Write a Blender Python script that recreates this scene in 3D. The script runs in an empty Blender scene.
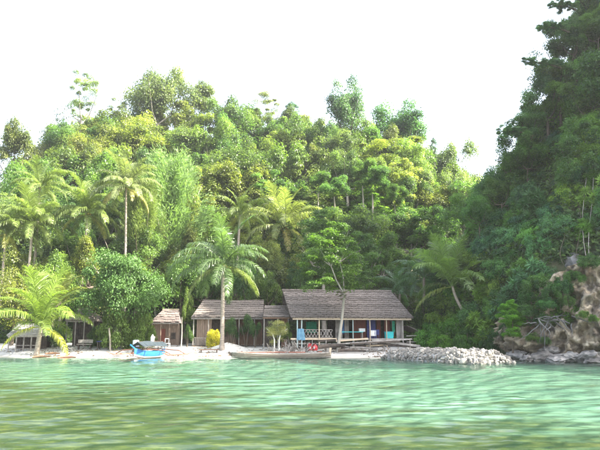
import bpy, math, random
import numpy as np
from mathutils import Vector, Matrix

R = math.radians
PI = math.pi
random.seed(7)
rng = np.random.default_rng(11)
scene = bpy.context.scene
C = scene.collection

# ------------------------------------------------------------------ camera
FPX = 617.0                       # focal length in photo pixels (600 px wide)
PITCH = math.atan(113.0 / FPX)
CAMZ = 1.8
cam_data = bpy.data.cameras.new('camera')
cam_data.sensor_width = 36.0
cam_data.lens = FPX / 600.0 * 36.0
cam_data.clip_start = 0.1
cam_data.clip_end = 3000.0
cam = bpy.data.objects.new('camera', cam_data)
cam.location = (0, 0, CAMZ)
cam.rotation_euler = (PI / 2 + PITCH, 0, 0)
C.objects.link(cam)
scene.camera = cam

# ------------------------------------------------------------------ world, sun, exposure
SUN_EL, SUN_AZ = R(43.0), R(103.5)   # azimuth clockwise from +Y (ahead) towards +X
world = bpy.data.worlds.new('World')
scene.world = world
world.use_nodes = True
wn = world.node_tree
bg = wn.nodes['Background']
sky = wn.nodes.new('ShaderNodeTexSky')
sky.sky_type = 'NISHITA'
sky.sun_disc = False
sky.sun_elevation = SUN_EL
sky.sun_rotation = SUN_AZ
sky.air_density = 1.0
sky.dust_density = 4.0
sky.ozone_density = 1.0
hsv = wn.nodes.new('ShaderNodeHueSaturation')
hsv.inputs['Saturation'].default_value = .6      # desaturated so the sky reads whiter
wn.links.new(sky.outputs[0], hsv.inputs['Color'])
wn.links.new(hsv.outputs[0], bg.inputs[0])
bg.inputs[1].default_value = 0.15
sun_data = bpy.data.lights.new('sun', 'SUN')
sun_data.energy = 5.0
sun_data.angle = R(0.6)
sun_data.color = (1.0, 0.93, 0.80)
sun = bpy.data.objects.new('sun', sun_data)
S = Vector((math.sin(SUN_AZ) * math.cos(SUN_EL), math.cos(SUN_AZ) * math.cos(SUN_EL), math.sin(SUN_EL)))
sun.rotation_euler = (-S).to_track_quat('-Z', 'Y').to_euler()
sun.location = (60, 20, 80)
C.objects.link(sun)
scene.view_settings.view_transform = 'Standard'
scene.view_settings.look = 'None'
scene.view_settings.gamma = 1.0
scene.view_settings.exposure = 2.5
scene.cycles.max_bounces = 8
scene.cycles.transparent_max_bounces = 12
scene.cycles.use_denoising = True
HAZE = 0.00022

# ------------------------------------------------------------------ helpers: space
def P(px, py, Y):
    """world point at depth Y (metres ahead) seen at photo pixel px, py"""
    a, b = (px - 300.0) / FPX, (225.0 - py) / FPX
    dx = a
    dy = math.cos(PITCH) - b * math.sin(PITCH)
    dz = math.sin(PITCH) + b * math.cos(PITCH)
    s = Y / dy
    return Vector((dx * s, Y, CAMZ + dz * s))

def sm(e0, e1, v):
    t = np.clip((np.asarray(v, float) - e0) / (e1 - e0), 0, 1)
    return t * t * (3 - 2 * t)

_ph = rng.uniform(0, 6.28, (12, 2))
def bumps(x, y, s):
    r = 0
    for i in range(6):
        a = i * 1.047 + .3
        k = s * (1 + .37 * i)
        r = r + np.sin(k * (x * math.cos(a) + y * math.sin(a)) + _ph[i, 0]) / (1 + .4 * i)
    return r / 2.6

SHX = [-400, -140, -40, -20, 0, 6, 10, 14, 18, 24, 40, 140, 400]
SHY = [90, 70, 61.5, 59.0, 57.6, 57.2, 56.3, 53, 50.5, 47, 32, -40, -100]
def shore(x):
    return np.interp(x, SHX, SHY)

BASEL = np.array([(9.0, 95), (11.5, 75), (13.2, 66), (15.6, 60), (18.6, 51.3), (24, 47.6), (30, 43), (36, 37), (48, 25), (75, 5), (300, -60)], float)  # the forward stretch is out of view, added to shade the promontory
def prom_d(x, y):
    best = np.full(np.shape(x), 1e9)
    sgn = np.ones(np.shape(x))
    for (ax, ay), (bx, by) in zip(BASEL[:-1], BASEL[1:]):
        ux, uy = bx - ax, by - ay
        L2 = ux * ux + uy * uy
        t = np.clip(((x - ax) * ux + (y - ay) * uy) / L2, 0, 1)
        qx, qy = x - ax - t * ux, y - ay - t * uy
        d = np.hypot(qx, qy)
        s = np.where(ux * (y - ay) - uy * (x - ax) > 0, 1.0, -1.0)
        m = d < best
        best = np.where(m, d, best)
        sgn = np.where(m, s, sgn)
    return best * sgn

def H(x, y):
    x = np.asarray(x, float); y = np.asarray(y, float)
    d = y - shore(x)
    z = np.where(d < 0, -2.1 * (1 - np.exp(np.minimum(d, 0) / 20.0)), 1.15 * (1 - np.exp(-np.maximum(d, 0) / 4.5)))
    z = z + .05 * bumps(x, y, .9) * sm(.5, 3, d)
    z = z + .75 * np.exp(-(((x + 7.2) / 1.3) ** 2 + ((y - 62.2) / 1.1) ** 2))       # heap of sand
    mt = np.clip(((x - 8.8) * 5.8 + (y - 57.2) * -13.8) / (5.8 ** 2 + 13.8 ** 2), 0, 1)
    md = np.hypot(x - 8.8 - mt * 5.8, y - 57.2 + mt * 13.8)
    z = np.where(d < 0, z + np.maximum(0, -.22 - z) * np.exp(-(md / 4.6) ** 2), z)
    t = np.maximum(0, y - 71.5)
    fx = (.26 + .74 * sm(-78, -42, x)) * (1 - .5 * sm(16, 44, x))
    hill = .53 * (t * t / (t + 5.0))
    hill = 40 * (1 - np.exp(-(hill / 40) ** 1.15)) * fx * 1.8
    z = z + hill + .8 * bumps(x, y, .16) * sm(74, 84, y)
    p = prom_d(x, y)
    prof = np.interp(p, [0, 2.6, 20, 34], [0, 7.0, 33, 46])
    cap = 2.1 * (x - 9.9) - 1.2 * np.maximum(0, y - 64)
    cap = np.minimum(cap, 45)
    shade_rise = 1 + .8 * sm(32, 44, x) * sm(14, 32, y)  # unseen ground to the side, raised to cast shade on promontory and house
    prof = prof * shade_rise; cap = np.minimum(cap * shade_rise, 45 * shade_rise - 3.3 * np.maximum(0, y - 67))
    k = 3.0
    h = np.clip(.5 + .5 * (cap - prof) / k, 0, 1)
    zp = cap * (1 - h) + prof * h - k * h * (1 - h)
    zp = zp + np.minimum(1.2, p * .15) * bumps(x, y, .33)
    return np.where(p > 0, np.maximum(z, np.minimum(zp + .6, prof + .8)), z)

def G(x, y):
    return float(H(x, y))

def hit(px, py, y0=40.0, y1=150.0):
    """first point of the terrain along the sight line of a pixel (used to stand plants on the slope)"""
    ys = np.arange(y0, y1, .25)
    a, b = (px - 300.0) / FPX, (225.0 - py) / FPX
    dy = math.cos(PITCH) - b * math.sin(PITCH)
    dz = math.sin(PITCH) + b * math.cos(PITCH)
    s = ys / dy
    below = (CAMZ + dz * s) < H(a * s, ys)
    if not below.any():
        return None
    i = int(np.argmax(below))
    return Vector((a * s[i], ys[i], CAMZ + dz * s[i]))

# ------------------------------------------------------------------ helpers: objects
def tag(o, label=None, cat=None, group=None, kind=None):
    if label: o['label'] = label
    if cat: o['category'] = cat
    if group: o['group'] = group
    if kind: o['kind'] = kind
    return o

def thing(name, label, cat, loc, rotz=0.0, group=None):
    o = bpy.data.objects.new(name, None)
    o.empty_display_size = .3
    o.location = loc
    o.rotation_euler = (0, 0, rotz)
    C.objects.link(o)
    return tag(o, label, cat, group)

def link(name, me, parent=None, loc=(0, 0, 0), rot=(0, 0, 0), scale=(1, 1, 1)):
    o = bpy.data.objects.new(name, me)
    o.location = loc
    o.rotation_euler = rot
    o.scale = scale
    C.objects.link(o)
    if parent is not None:
        o.parent = parent
    return o

class MB:
    def __init__(s):
        s.v, s.f, s.m = [], [], []
    def add(s, vs, fs, mi=0):
        b = len(s.v)
        s.v.extend([tuple(q) for q in vs])
        for f in fs:
            s.f.append(tuple(b + i for i in f)); s.m.append(mi)
        return s
    def box(s, c, d, rz=0.0, M=None, mi=0, taper=1.0):
        x, y, z = d[0] / 2, d[1] / 2, d[2] / 2
        vs = [Vector(q) for q in ((-x, -y, -z), (x, -y, -z), (x, y, -z), (-x, y, -z),
              (-x * taper, -y * taper, z), (x * taper, -y * taper, z), (x * taper, y * taper, z), (-x * taper, y * taper, z))]
        if rz: M = Matrix.Rotation(rz, 3, 'Z')
        if M is not None: vs = [M @ q for q in vs]
        vs = [q + Vector(c) for q in vs]
        return s.add(vs, [(3, 2, 1, 0), (4, 5, 6, 7), (0, 1, 5, 4), (1, 2, 6, 5), (2, 3, 7, 6), (3, 0, 4, 7)], mi)
    def beam(s, a, b, w, h, mi=0):
        a, b = Vector(a), Vector(b)
        d = b - a
        q = d.to_track_quat('X', 'Z').to_matrix()
        return s.box((a + b) / 2, (d.length, w, h), M=q, mi=mi)
    def tube(s, pts, rad, n=7, mi=0, cap=True):
        pts = [Vector(p) for p in pts]
        if not hasattr(rad, '__len__'): rad = [rad] * len(pts)
        b = len(s.v); up = Vector((.31, .17, .93))
        for i, p in enumerate(pts):
            t = (pts[min(i + 1, len(pts) - 1)] - pts[max(i - 1, 0)]).normalized()
            u = t.cross(up)
            if u.length < .15: u = t.cross(Vector((1, 0, 0)))
            u.normalize(); w = t.cross(u)
            for k in range(n):
                a = 2 * PI * k / n
                s.v.append(tuple(p + (u * math.cos(a) + w * math.sin(a)) * rad[i]))
        for i in range(len(pts) - 1):
            for k in range(n):
                k2 = (k + 1) % n
                s.f.append((b + i * n + k, b + i * n + k2, b + (i + 1) * n + k2, b + (i + 1) * n + k)); s.m.append(mi)
        if cap:
            s.f.append(tuple(b + k for k in range(n))); s.m.append(mi)
            e = b + (len(pts) - 1) * n
            s.f.append(tuple(e + k for k in reversed(range(n)))); s.m.append(mi)
        return s
    def mesh(s, name, mats, smooth=False):
        me = bpy.data.meshes.new(name)
        me.from_pydata(s.v, [], s.f)
        for m in (mats if isinstance(mats, (list, tuple)) else [mats]): me.materials.append(m)
        if any(s.m): me.polygons.foreach_set('material_index', s.m)
        if smooth: me.polygons.foreach_set('use_smooth', [True] * len(me.polygons))
        me.update()
        return me
    def obj(s, name, mats, parent=None, loc=(0, 0, 0), rot=(0, 0, 0), smooth=False):
        return link(name, s.mesh(name, mats, smooth), parent, loc, rot)

def quad_mesh(name, V, F, mat, var=None, smooth=False):
    me = bpy.data.meshes.new(name)
    nf = len(F)
    me.vertices.add(len(V)); me.vertices.foreach_set('co', np.ascontiguousarray(V, np.float32).ravel())
    me.loops.add(nf * 4); me.loops.foreach_set('vertex_index', np.ascontiguousarray(F, np.int32).ravel())
    me.polygons.add(nf)
    me.polygons.foreach_set('loop_start', np.arange(0, nf * 4, 4, dtype=np.int32))
    if smooth: me.polygons.foreach_set('use_smooth', np.ones(nf, bool))
    if mat: me.materials.append(mat)
    if var is not None:
        at = me.attributes.new('var', 'FLOAT', 'POINT')
        at.data.foreach_set('value', np.ascontiguousarray(var, np.float32))
    me.update(calc_edges=True)
    me.validate()
    return me

# ------------------------------------------------------------------ materials
def new_mat(name):
    m = bpy.data.materials.new(name); m.use_nodes = True
    nt = m.node_tree; nt.nodes.clear()
    return m, nt, nt.nodes.new, nt.links.new

def ramp(nt, fac, stops):
    r = nt.nodes.new('ShaderNodeValToRGB')
    e = r.color_ramp.elements
    while len(e) < len(stops): e.new(.5)
    for i, (p, c) in enumerate(stops):
        e[i].position = p; e[i].color = (c[0], c[1], c[2], 1)
    nt.links.new(fac, r.inputs[0])
    return r.outputs[0]

def noise(nt, vec, scale, detail=4.0, rough=.55, stretch=None):
    if stretch:
        mp = nt.nodes.new('ShaderNodeMapping'); mp.inputs['Scale'].default_value = stretch
        nt.links.new(vec, mp.inputs[0]); vec = mp.outputs[0]
    n = nt.nodes.new('ShaderNodeTexNoise')
    n.inputs['Scale'].default_value = scale; n.inputs['Detail'].default_value = detail; n.inputs['Roughness'].default_value = rough
    nt.links.new(vec, n.inputs['Vector'])
    return n.outputs['Fac']

def mix(nt, fac, a, b, mode='MIX'):
    m = nt.nodes.new('ShaderNodeMix'); m.data_type = 'RGBA'; m.blend_type = mode
    for i, q in ((0, fac), (6, a), (7, b)):
        if hasattr(q, 'links') or hasattr(q, 'is_linked'): nt.links.new(q, m.inputs[i])
        elif i == 0: m.inputs[0].default_value = q
        else: m.inputs[i].default_value = (q[0], q[1], q[2], 1)
    return m.outputs[2]

def surf(name, c1, c2, scale=3.0, rough=.8, stretch=None, bump=.3, c3=None, coord='Object', spec=.3, obj_rand=.25):
    m, nt, N, L = new_mat(name)
    out = N('ShaderNodeOutputMaterial'); b = N('ShaderNodeBsdfPrincipled')
    tc = N('ShaderNodeTexCoord')
    f = noise(nt, tc.outputs[coord], scale, 6, .62, stretch)
    stops = [(.3, c1), (.68, c2)] if c3 is None else [(.28, c1), (.5, c2), (.7, c3)]
    col = ramp(nt, f, stops)
    if obj_rand:
        oi = N('ShaderNodeObjectInfo')
        mr = N('ShaderNodeMapRange'); mr.inputs[3].default_value = 1 - obj_rand; mr.inputs[4].default_value = 1 + obj_rand
        L(oi.outputs['Random'], mr.inputs[0])
        hs = N('ShaderNodeHueSaturation'); L(col, hs.inputs['Color']); L(mr.outputs[0], hs.inputs['Value'])
        col = hs.outputs[0]
    L(col, b.inputs['Base Color'])
    b.inputs['Roughness'].default_value = rough
    b.inputs['Specular IOR Level'].default_value = spec
    if bump:
        f2 = noise(nt, tc.outputs[coord], scale * 3.1, 5, .6, stretch)
        bp = N('ShaderNodeBump'); bp.inputs['Strength'].default_value = bump; bp.inputs['Distance'].default_value = .05
        L(f2, bp.inputs['Height']); L(bp.outputs[0], b.inputs['Normal'])
    L(b.outputs[0], out.inputs[0])
    return m

def leaf_mat(name, dark, light, transl=.5, rough=.45, spec=.35, tcol=(1.4, 1.55, .7)):
    """leaf colour = the plant's own tint (object colour) times a per-leaf variation"""
    m, nt, N, L = new_mat(name)
    out = N('ShaderNodeOutputMaterial'); b = N('ShaderNodeBsdfPrincipled'); t = N('ShaderNodeBsdfTranslucent')
    at = N('ShaderNodeAttribute'); at.attribute_name = 'var'
    oi = N('ShaderNodeObjectInfo')
    col = ramp(nt, at.outputs['Fac'], [(.1, dark), (.9, light)])
    col = mix(nt, 1.0, col, oi.outputs['Color'], 'MULTIPLY')
    L(col, b.inputs['Base Color']); b.inputs['Roughness'].default_value = rough
    b.inputs['Specular IOR Level'].default_value = spec
    L(mix(nt, 1.0, col, tcol, 'MULTIPLY'), t.inputs[0])
    mx = N('ShaderNodeMixShader'); mx.inputs[0].default_value = transl
    L(b.outputs[0], mx.inputs[1]); L(t.outputs[0], mx.inputs[2]); L(mx.outputs[0], out.inputs[0])
    return m

M_LEAF = leaf_mat('broad_leaf', (.42, .48, .6), (1.6, 1.42, 1.1))
M_GLOSSY = leaf_mat('glossy_leaf', (.5, .52, .45), (1.45, 1.35, 1.1), .3, .5, .25)
M_FROND = leaf_mat('palm_leaf', (.7, .7, .7), (1.35, 1.3, 1.1), .42, .38, .5)
M_NEEDLE = leaf_mat('needle_leaf', (.7, .7, .7), (1.3, 1.3, 1.2), .4, .6, .2)
M_BARK = surf('pale_bark', (.20, .17, .13), (.42, .38, .32), 3, .9, (1, 1, .35), .5)
M_BARKD = surf('brown_bark', (.045, .037, .027), (.125, .10, .075), 3, .9, (1, 1, .3), .5)
M_PALMBARK = surf('palm_bark', (.17, .14, .11), (.36, .31, .26), 2.5, .9, (1, 1, 6), .5)
M_THATCH = surf('weathered_thatch', (.06, .048, .042), (.22, .19, .17), 5, .95, (3, .7, .7), .6, c3=None, obj_rand=.22)
M_THATCHP = surf('pale_thatch', (.26, .24, .23), (.5, .47, .44), 5, .95, (3, .7, .7), .6)
M_WOODGR = surf('grey_timber', (.16, .145, .13), (.36, .33, .30), 4, .9, (1, 1, .4), .4)
M_WOODBR = surf('brown_timber', (.10, .055, .035), (.24, .14, .09), 4, .8, (5, 5, .5), .4)
M_WOODPK = surf('faded_timber', (.14, .10, .075), (.28, .205, .155), 4, .85, (5, 5, .5), .3)
M_WOODRED = surf('red_brown_timber', (.11, .03, .022), (.2, .065, .045), 4, .7, (5, 5, .5), .3)
M_WOODLT = surf('light_timber', (.38, .29, .20), (.58, .48, .36), 5, .8, (.4, 4, 4), .3)
M_WOODDK = surf('dark_timber', (.035, .028, .024), (.10, .08, .065), 4, .9, (1, 1, 1), .3)
M_POLE = surf('pale_blue_paint', (.34, .44, .44), (.48, .58, .56), 5, .7, (2, 2, .5), .15)
M_WHITE = surf('white_paint', (.66, .66, .65), (.82, .82, .8), 6, .6, None, .1)
M_BLUE = surf('blue_boat_paint', (.009, .07, .23), (.022, .125, .31), 3, .5, (.5, 3, 3), .12)
M_BLUEC = surf('faded_blue_cloth', (.12, .28, .42), (.22, .42, .55), 4, .9, None, .3)
M_NAVY = surf('dark_blue_cloth', (.03, .035, .12), (.07, .08, .22), 4, .9, None, .3)
M_TEAL = surf('turquoise_plastic', (.02, .36, .38), (.05, .5, .5), 3, .45, None, .05)
M_REDBR = surf('red_bottom_paint', (.20, .075, .06), (.36, .17, .14), 4, .7, (.5, 3, 3), .2)
M_RED = surf('red_plastic', (.30, .012, .02), (.42, .03, .035), 3, .4, None, .05)
M_RUST = surf('rusty_bamboo', (.17, .06, .04), (.30, .13, .09), 4, .75, (.6, .6, .6), .2)
M_TARP = surf('grey_blue_tarp', (.013, .02, .026), (.032, .045, .052), 2, .6, None, .3)
M_CREAM = surf('cream_cloth', (.6, .58, .52), (.78, .76, .7), 3, .9, None, .3)
M_STONE = surf('white_coral_stone', (.135, .125, .108), (.36, .335, .295), 2.2, .9, None, .6, obj_rand=.4)
M_GREENP = surf('green_cloth', (.01, .16, .09), (.03, .3, .18), 4, .85, None, .2)

def cliff_mat():
    m, nt, N, L = new_mat('limestone')
    out = N('ShaderNodeOutputMaterial'); b = N('ShaderNodeBsdfPrincipled'); g = N('ShaderNodeTexCoord')
    v = g.outputs['Object']
    base = ramp(nt, noise(nt, v, .55, 8, .62), [(.30, (.05, .048, .045)), (.42, (.2, .175, .14)), (.55, (.42, .36, .26)), (.74, (.58, .51, .40))])
    st = ramp(nt, noise(nt, v, 1.4, 6, .65, (1.5, 1.5, .35)), [(.42, (1, 1, 1)), (.62, (.42, .36, .30))])
    col = mix(nt, .85, base, st, 'MULTIPLY')
    och = ramp(nt, noise(nt, v, .9, 4, .5), [(.56, (0, 0, 0)), (.72, (.7, .7, .7))])
    col = mix(nt, och, col, (.25, .18, .11))
    L(col, b.inputs['Base Color']); b.inputs['Roughness'].default_value = .9
    bp = N('ShaderNodeBump'); bp.inputs['Strength'].default_value = .8; bp.inputs['Distance'].default_value = .25
    L(noise(nt, v, 2.4, 8, .65), bp.inputs['Height']); L(bp.outputs[0], b.inputs['Normal'])
    L(b.outputs[0], out.inputs[0])
    return m
M_CLIFF = cliff_mat()
M_ROCKD = surf('dark_wet_rock', (.03, .03, .03), (.16, .15, .14), 1.6, .7, None, .9, c3=(.28, .26, .24), obj_rand=.3)

def sand_mat():
    m, nt, N, L = new_mat('coral_sand')
    out = N('ShaderNodeOutputMaterial'); b = N('ShaderNodeBsdfPrincipled'); g = N('ShaderNodeNewGeometry')
    v = g.outputs['Position']
    col = ramp(nt, noise(nt, v, .8, 6, .6), [(.3, (.38, .36, .33)), (.7, (.54, .52, .485))])
    deb = ramp(nt, noise(nt, v, 6.0, 5, .7), [(.60, (0, 0, 0)), (.70, (1, 1, 1))])
    spot = ramp(nt, noise(nt, v, .33, 3, .5), [(.46, (0, 0, 0)), (.6, (.8, .8, .8))])
    col = mix(nt, mix(nt, 1.0, deb, spot, 'MULTIPLY'), col, (.22, .17, .12))
    sp = N('ShaderNodeSeparateXYZ'); L(v, sp.inputs[0])
    wet = N('ShaderNodeMapRange'); wet.inputs[1].default_value = .04; wet.inputs[2].default_value = .22
    wet.inputs[3].default_value = 1; wet.inputs[4].default_value = 0
    L(sp.outputs['Z'], wet.inputs[0])
    col = mix(nt, wet.outputs[0], col, (.42, .39, .33))
    L(col, b.inputs['Base Color']); b.inputs['Roughness'].default_value = .9
    bp = N('ShaderNodeBump'); bp.inputs['Strength'].default_value = .5; bp.inputs['Distance'].default_value = .06
    L(noise(nt, v, 2.5, 6, .7), bp.inputs['Height']); L(bp.outputs[0], b.inputs['Normal'])
    L(b.outputs[0], out.inputs[0])
    return m

def seabed_mat():
    m, nt, N, L = new_mat('seabed_sand_and_seagrass')
    out = N('ShaderNodeOutputMaterial'); b = N('ShaderNodeBsdfPrincipled'); g = N('ShaderNodeNewGeometry')
    v = g.outputs['Position']
    sp = N('ShaderNodeSeparateXYZ'); L(v, sp.inputs[0])
    # seagrass grows in the deeper water off the beach, and further out to the east
    def math_(op, a, bb):
        n = N('ShaderNodeMath'); n.operation = op
        for i, q in enumerate((a, bb)):
            if isinstance(q, (int, float)): n.inputs[i].default_value = q
            else: L(q, n.inputs[i])
        return n.outputs[0]
    edge = math_('ADD', sp.outputs['Y'], math_('MULTIPLY', sp.outputs['X'], .62))
    big = noise(nt, v, .10, 4, .6, (.45, 1.4, 1))
    fine = noise(nt, v, .55, 5, .65, (.5, 1.2, 1))
    e2 = math_('ADD', edge, math_('ADD', math_('MULTIPLY', math_('SUBTRACT', big, .5), 26), math_('MULTIPLY', math_('SUBTRACT', fine, .5), 14)))
    gr = N('ShaderNodeMapRange'); gr.inputs[1].default_value = 27.5; gr.inputs[2].default_value = 34
    gr.inputs[3].default_value = 1; gr.inputs[4].default_value = 0
    L(e2, gr.inputs[0])
    pat = ramp(nt, noise(nt, v, .22, 5, .65, (.5, 1.6, 1)), [(.54, (0, 0, 0)), (.66, (.75, .75, .75))])
    msk = mix(nt, 1.0, gr.outputs[0], pat, 'LIGHTEN')
    sandc = ramp(nt, noise(nt, v, .5, 5, .6, (.6, 1.4, 1)), [(.3, (.125, .155, .14)), (.7, (.27, .29, .255))])
    grass = ramp(nt, noise(nt, v, 1.1, 6, .7, (.6, 1.3, 1)), [(.3, (.025, .02, .008)), (.5, (.065, .05, .017)), (.7, (.19, .135, .045))])
    L(mix(nt, msk, sandc, grass), b.inputs['Base Color'])
    b.inputs['Roughness'].default_value = 1; b.inputs['Specular IOR Level'].default_value = 0
    L(b.outputs[0], out.inputs[0])
    return m

def water_mat():
    m, nt, N, L = new_mat('clear_sea_water')
    out = N('ShaderNodeOutputMaterial')
    g = N('ShaderNodeNewGeometry'); v = g.outputs['Position']
    n1 = noise(nt, v, .9, 4, .6, (.55, 1.2, 1)); n2 = noise(nt, v, 4.2, 5, .65, (.6, 1.2, 1))
    b1 = N('ShaderNodeBump'); b1.inputs['Strength'].default_value = 1.0; b1.inputs['Distance'].default_value = .13
    b2 = N('ShaderNodeBump'); b2.inputs['Strength'].default_value = 1.0; b2.inputs['Distance'].default_value = .05
    b1.inputs['Strength'].default_value = .3; b2.inputs['Strength'].default_value = .22
    L(n1, b1.inputs['Height']); L(n2, b2.inputs['Height']); L(b1.outputs[0], b2.inputs['Normal'])
    fr = N('ShaderNodeFresnel'); fr.inputs['IOR'].default_value = 1.33; L(b2.outputs[0], fr.inputs['Normal'])
    tr = N('ShaderNodeBsdfTransparent'); tr.inputs[0].default_value = (.72, .93, .82, 1)
    gl = N('ShaderNodeBsdfGlossy'); gl.inputs['Roughness'].default_value = .0; L(b2.outputs[0], gl.inputs['Normal'])
    # suspended sediment scatters a little light back out of the body of the water
    df = N('ShaderNodeBsdfDiffuse'); df.inputs[0].default_value = (.10, .32, .22, 1)
    m0 = N('ShaderNodeMixShader'); m0.inputs[0].default_value = .05
    L(tr.outputs[0], m0.inputs[1]); L(df.outputs[0], m0.inputs[2])
    k = N('ShaderNodeMath'); k.operation = 'MULTIPLY'; k.inputs[1].default_value = .8; L(fr.outputs[0], k.inputs[0])
    mx = N('ShaderNodeMixShader'); L(k.outputs[0], mx.inputs[0]); L(m0.outputs[0], mx.inputs[1]); L(gl.outputs[0], mx.inputs[2])
    L(mx.outputs[0], out.inputs[0])
    return m

def earth_mat():
    m, nt, N, L = new_mat('forest_floor')
    out = N('ShaderNodeOutputMaterial'); b = N('ShaderNodeBsdfPrincipled'); g = N('ShaderNodeNewGeometry')
    v = g.outputs['Position']
    col = ramp(nt, noise(nt, v, .7, 6, .65), [(.3, (.022, .03, .012)), (.55, (.04, .055, .018)), (.75, (.075, .06, .035))])
    L(col, b.inputs['Base Color']); b.inputs['Roughness'].default_value = 1
    bp = N('ShaderNodeBump'); bp.inputs['Strength'].default_value = .8; bp.inputs['Distance'].default_value = .3
    L(noise(nt, v, 1.5, 6, .7), bp.inputs['Height']); L(bp.outputs[0], b.inputs['Normal'])
    L(b.outputs[0], out.inputs[0])
    return m

# ------------------------------------------------------------------ setting: ground, sea bed, water
def axis(*segs):
    r = []
    for a, b, st in segs:
        r += list(np.arange(a, b, st))
    r.append(segs[-1][1])
    return np.array(r)
gx = axis((-600, -160, 40), (-160, -72, 4), (-72, 62, .9), (62, 160, 4), (160, 600, 40))
gy = axis((-60, 0, 6), (0, 44, 1.5), (44, 84, .6), (84, 150, 1.6), (150, 260, 10))
XX, YY = np.meshgrid(gx, gy)
ZZ = H(XX, YY)
nx, ny = len(gx), len(gy)
idx = np.arange(nx * ny).reshape(ny, nx)
quads = np.stack([idx[:-1, :-1], idx[:-1, 1:], idx[1:, 1:], idx[1:, :-1]], -1).reshape(-1, 4)
V = np.stack([XX, YY, ZZ], -1).reshape(-1, 3)
zq = V[quads, 2].max(1); yq = V[quads, 1].mean(1); xq = V[quads, 0].mean(1)
is_hill = (prom_d(xq, yq) > -.4) | (yq > 73)
is_sea = (~is_hill) & (zq < .02)
def part_grid(name, mask, mat):
    q = quads[mask]
    u, inv = np.unique(q, return_inverse=True)
    o = link(name, quad_mesh(name, V[u], inv.reshape(-1, 4), mat, smooth=True))
    return tag(o, kind='structure')
part_grid('seabed', is_sea, seabed_mat())
part_grid('beach', (~is_hill) & (~is_sea), sand_mat())
part_grid('hillside', is_hill, earth_mat())

wx = axis((-600, -60, 60), (-60, -26, 1.5), (-26, -12, .3), (-12, 12, .12), (12, 26, .3), (26, 60, 1.5), (60, 600, 60))
wy = axis((-200, 2, 20), (2, 7, .5), (7, 20, .065), (20, 45, .17), (45, 66, .5), (66, 90, 4))
WX, WY = np.meshgrid(wx, wy)
rw_ = np.random.default_rng(17)
WZ = np.zeros_like(WX)
for i in range(54):
    lam = .36 * (6.5 ** rw_.random())
    th = PI / 2 + rw_.normal() * .55
    ph = rw_.uniform(0, 6.28)
    k_ = 2 * PI / lam
    arg = k_ * (WX * math.cos(th) + WY * math.sin(th)) + ph + 1.5 * bumps(WX * .35, WY * .35, .5)
    fade = 1 - sm(15 * lam / .38, 30 * lam / .38, WY)
    wv = np.sin(arg); wv = wv + .38 * np.cos(2 * (arg - PI / 2 + PI / 2))
    WZ += .0040 * lam * wv * fade * (.7 + .3 * bumps(WX, WY, .12 + .01 * i))
WZ *= sm(66, 52, WY)
wi = np.arange(WX.size).reshape(WX.shape)
wq = np.stack([wi[:-1, :-1], wi[:-1, 1:], wi[1:, 1:], wi[1:, :-1]], -1).reshape(-1, 4)
tag(link('sea', quad_mesh('sea', np.stack([WX, WY, WZ], -1).reshape(-1, 3), wq, water_mat(), smooth=True)), kind='structure')

# ------------------------------------------------------------------ foliage
def unit(v):
    return v / np.maximum(1e-6, np.linalg.norm(v, axis=-1, keepdims=True))

def leaf_quads(Pn, Nn, size, aspect=.55, fold=.12, T=None):
    n = len(Pn)
    if T is None:
        T = rng.normal(size=(n, 3))
    T = unit(T - (T * Nn).sum(1, keepdims=True) * Nn)
    B = np.cross(Nn, T)
    s = size[:, None]
    V = np.stack([Pn - T * s * .5, Pn + B * s * aspect * .5 + Nn * s * fold, Pn + T * s * .5, Pn - B * s * aspect * .5 + Nn * s * fold], 1).reshape(-1, 3)
    F = np.arange(n * 4).reshape(-1, 4)
    return V, F

def clump_leaves(cs, rs, per, leaf, aspect=.55, up=.55, flat=1.0, upbias=.7, droop=0.0, zr=1.0):
    """leaves round a set of clump centres; cs (k,3), rs (k,)"""
    k = len(cs)
    ci = np.repeat(np.arange(k), per)
    n = len(ci)
    d = unit(rng.normal(size=(n, 3)))
    flip = rng.random(n) < upbias
    d[:, 2] = np.where(flip, np.abs(d[:, 2]), d[:, 2])
    rad = rs[ci] * rng.uniform(.45, 1.08, n)
    off = d * rad[:, None]
    off[:, 2] *= flat
    off[:, 2] -= droop * rng.random(n) ** 2 * rs[ci] * 2
    p = cs[ci] + off
    nn = unit(d * .55 + np.array([0, 0, up]) + rng.normal(size=(n, 3)) * .42)
    sz = leaf * rng.uniform(.65, 1.3, n)
    V, F = leaf_quads(p, nn, sz, aspect)
    pc = np.repeat(p, 4, 0)
    V = pc + (V - pc) * np.array([1, 1, 1 / zr])
    cv = rng.uniform(.15, .85, k)
    var = np.clip(cv[ci] + rng.normal(size=n) * .16, 0, 1)
    return V, F, np.repeat(var, 4)

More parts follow.
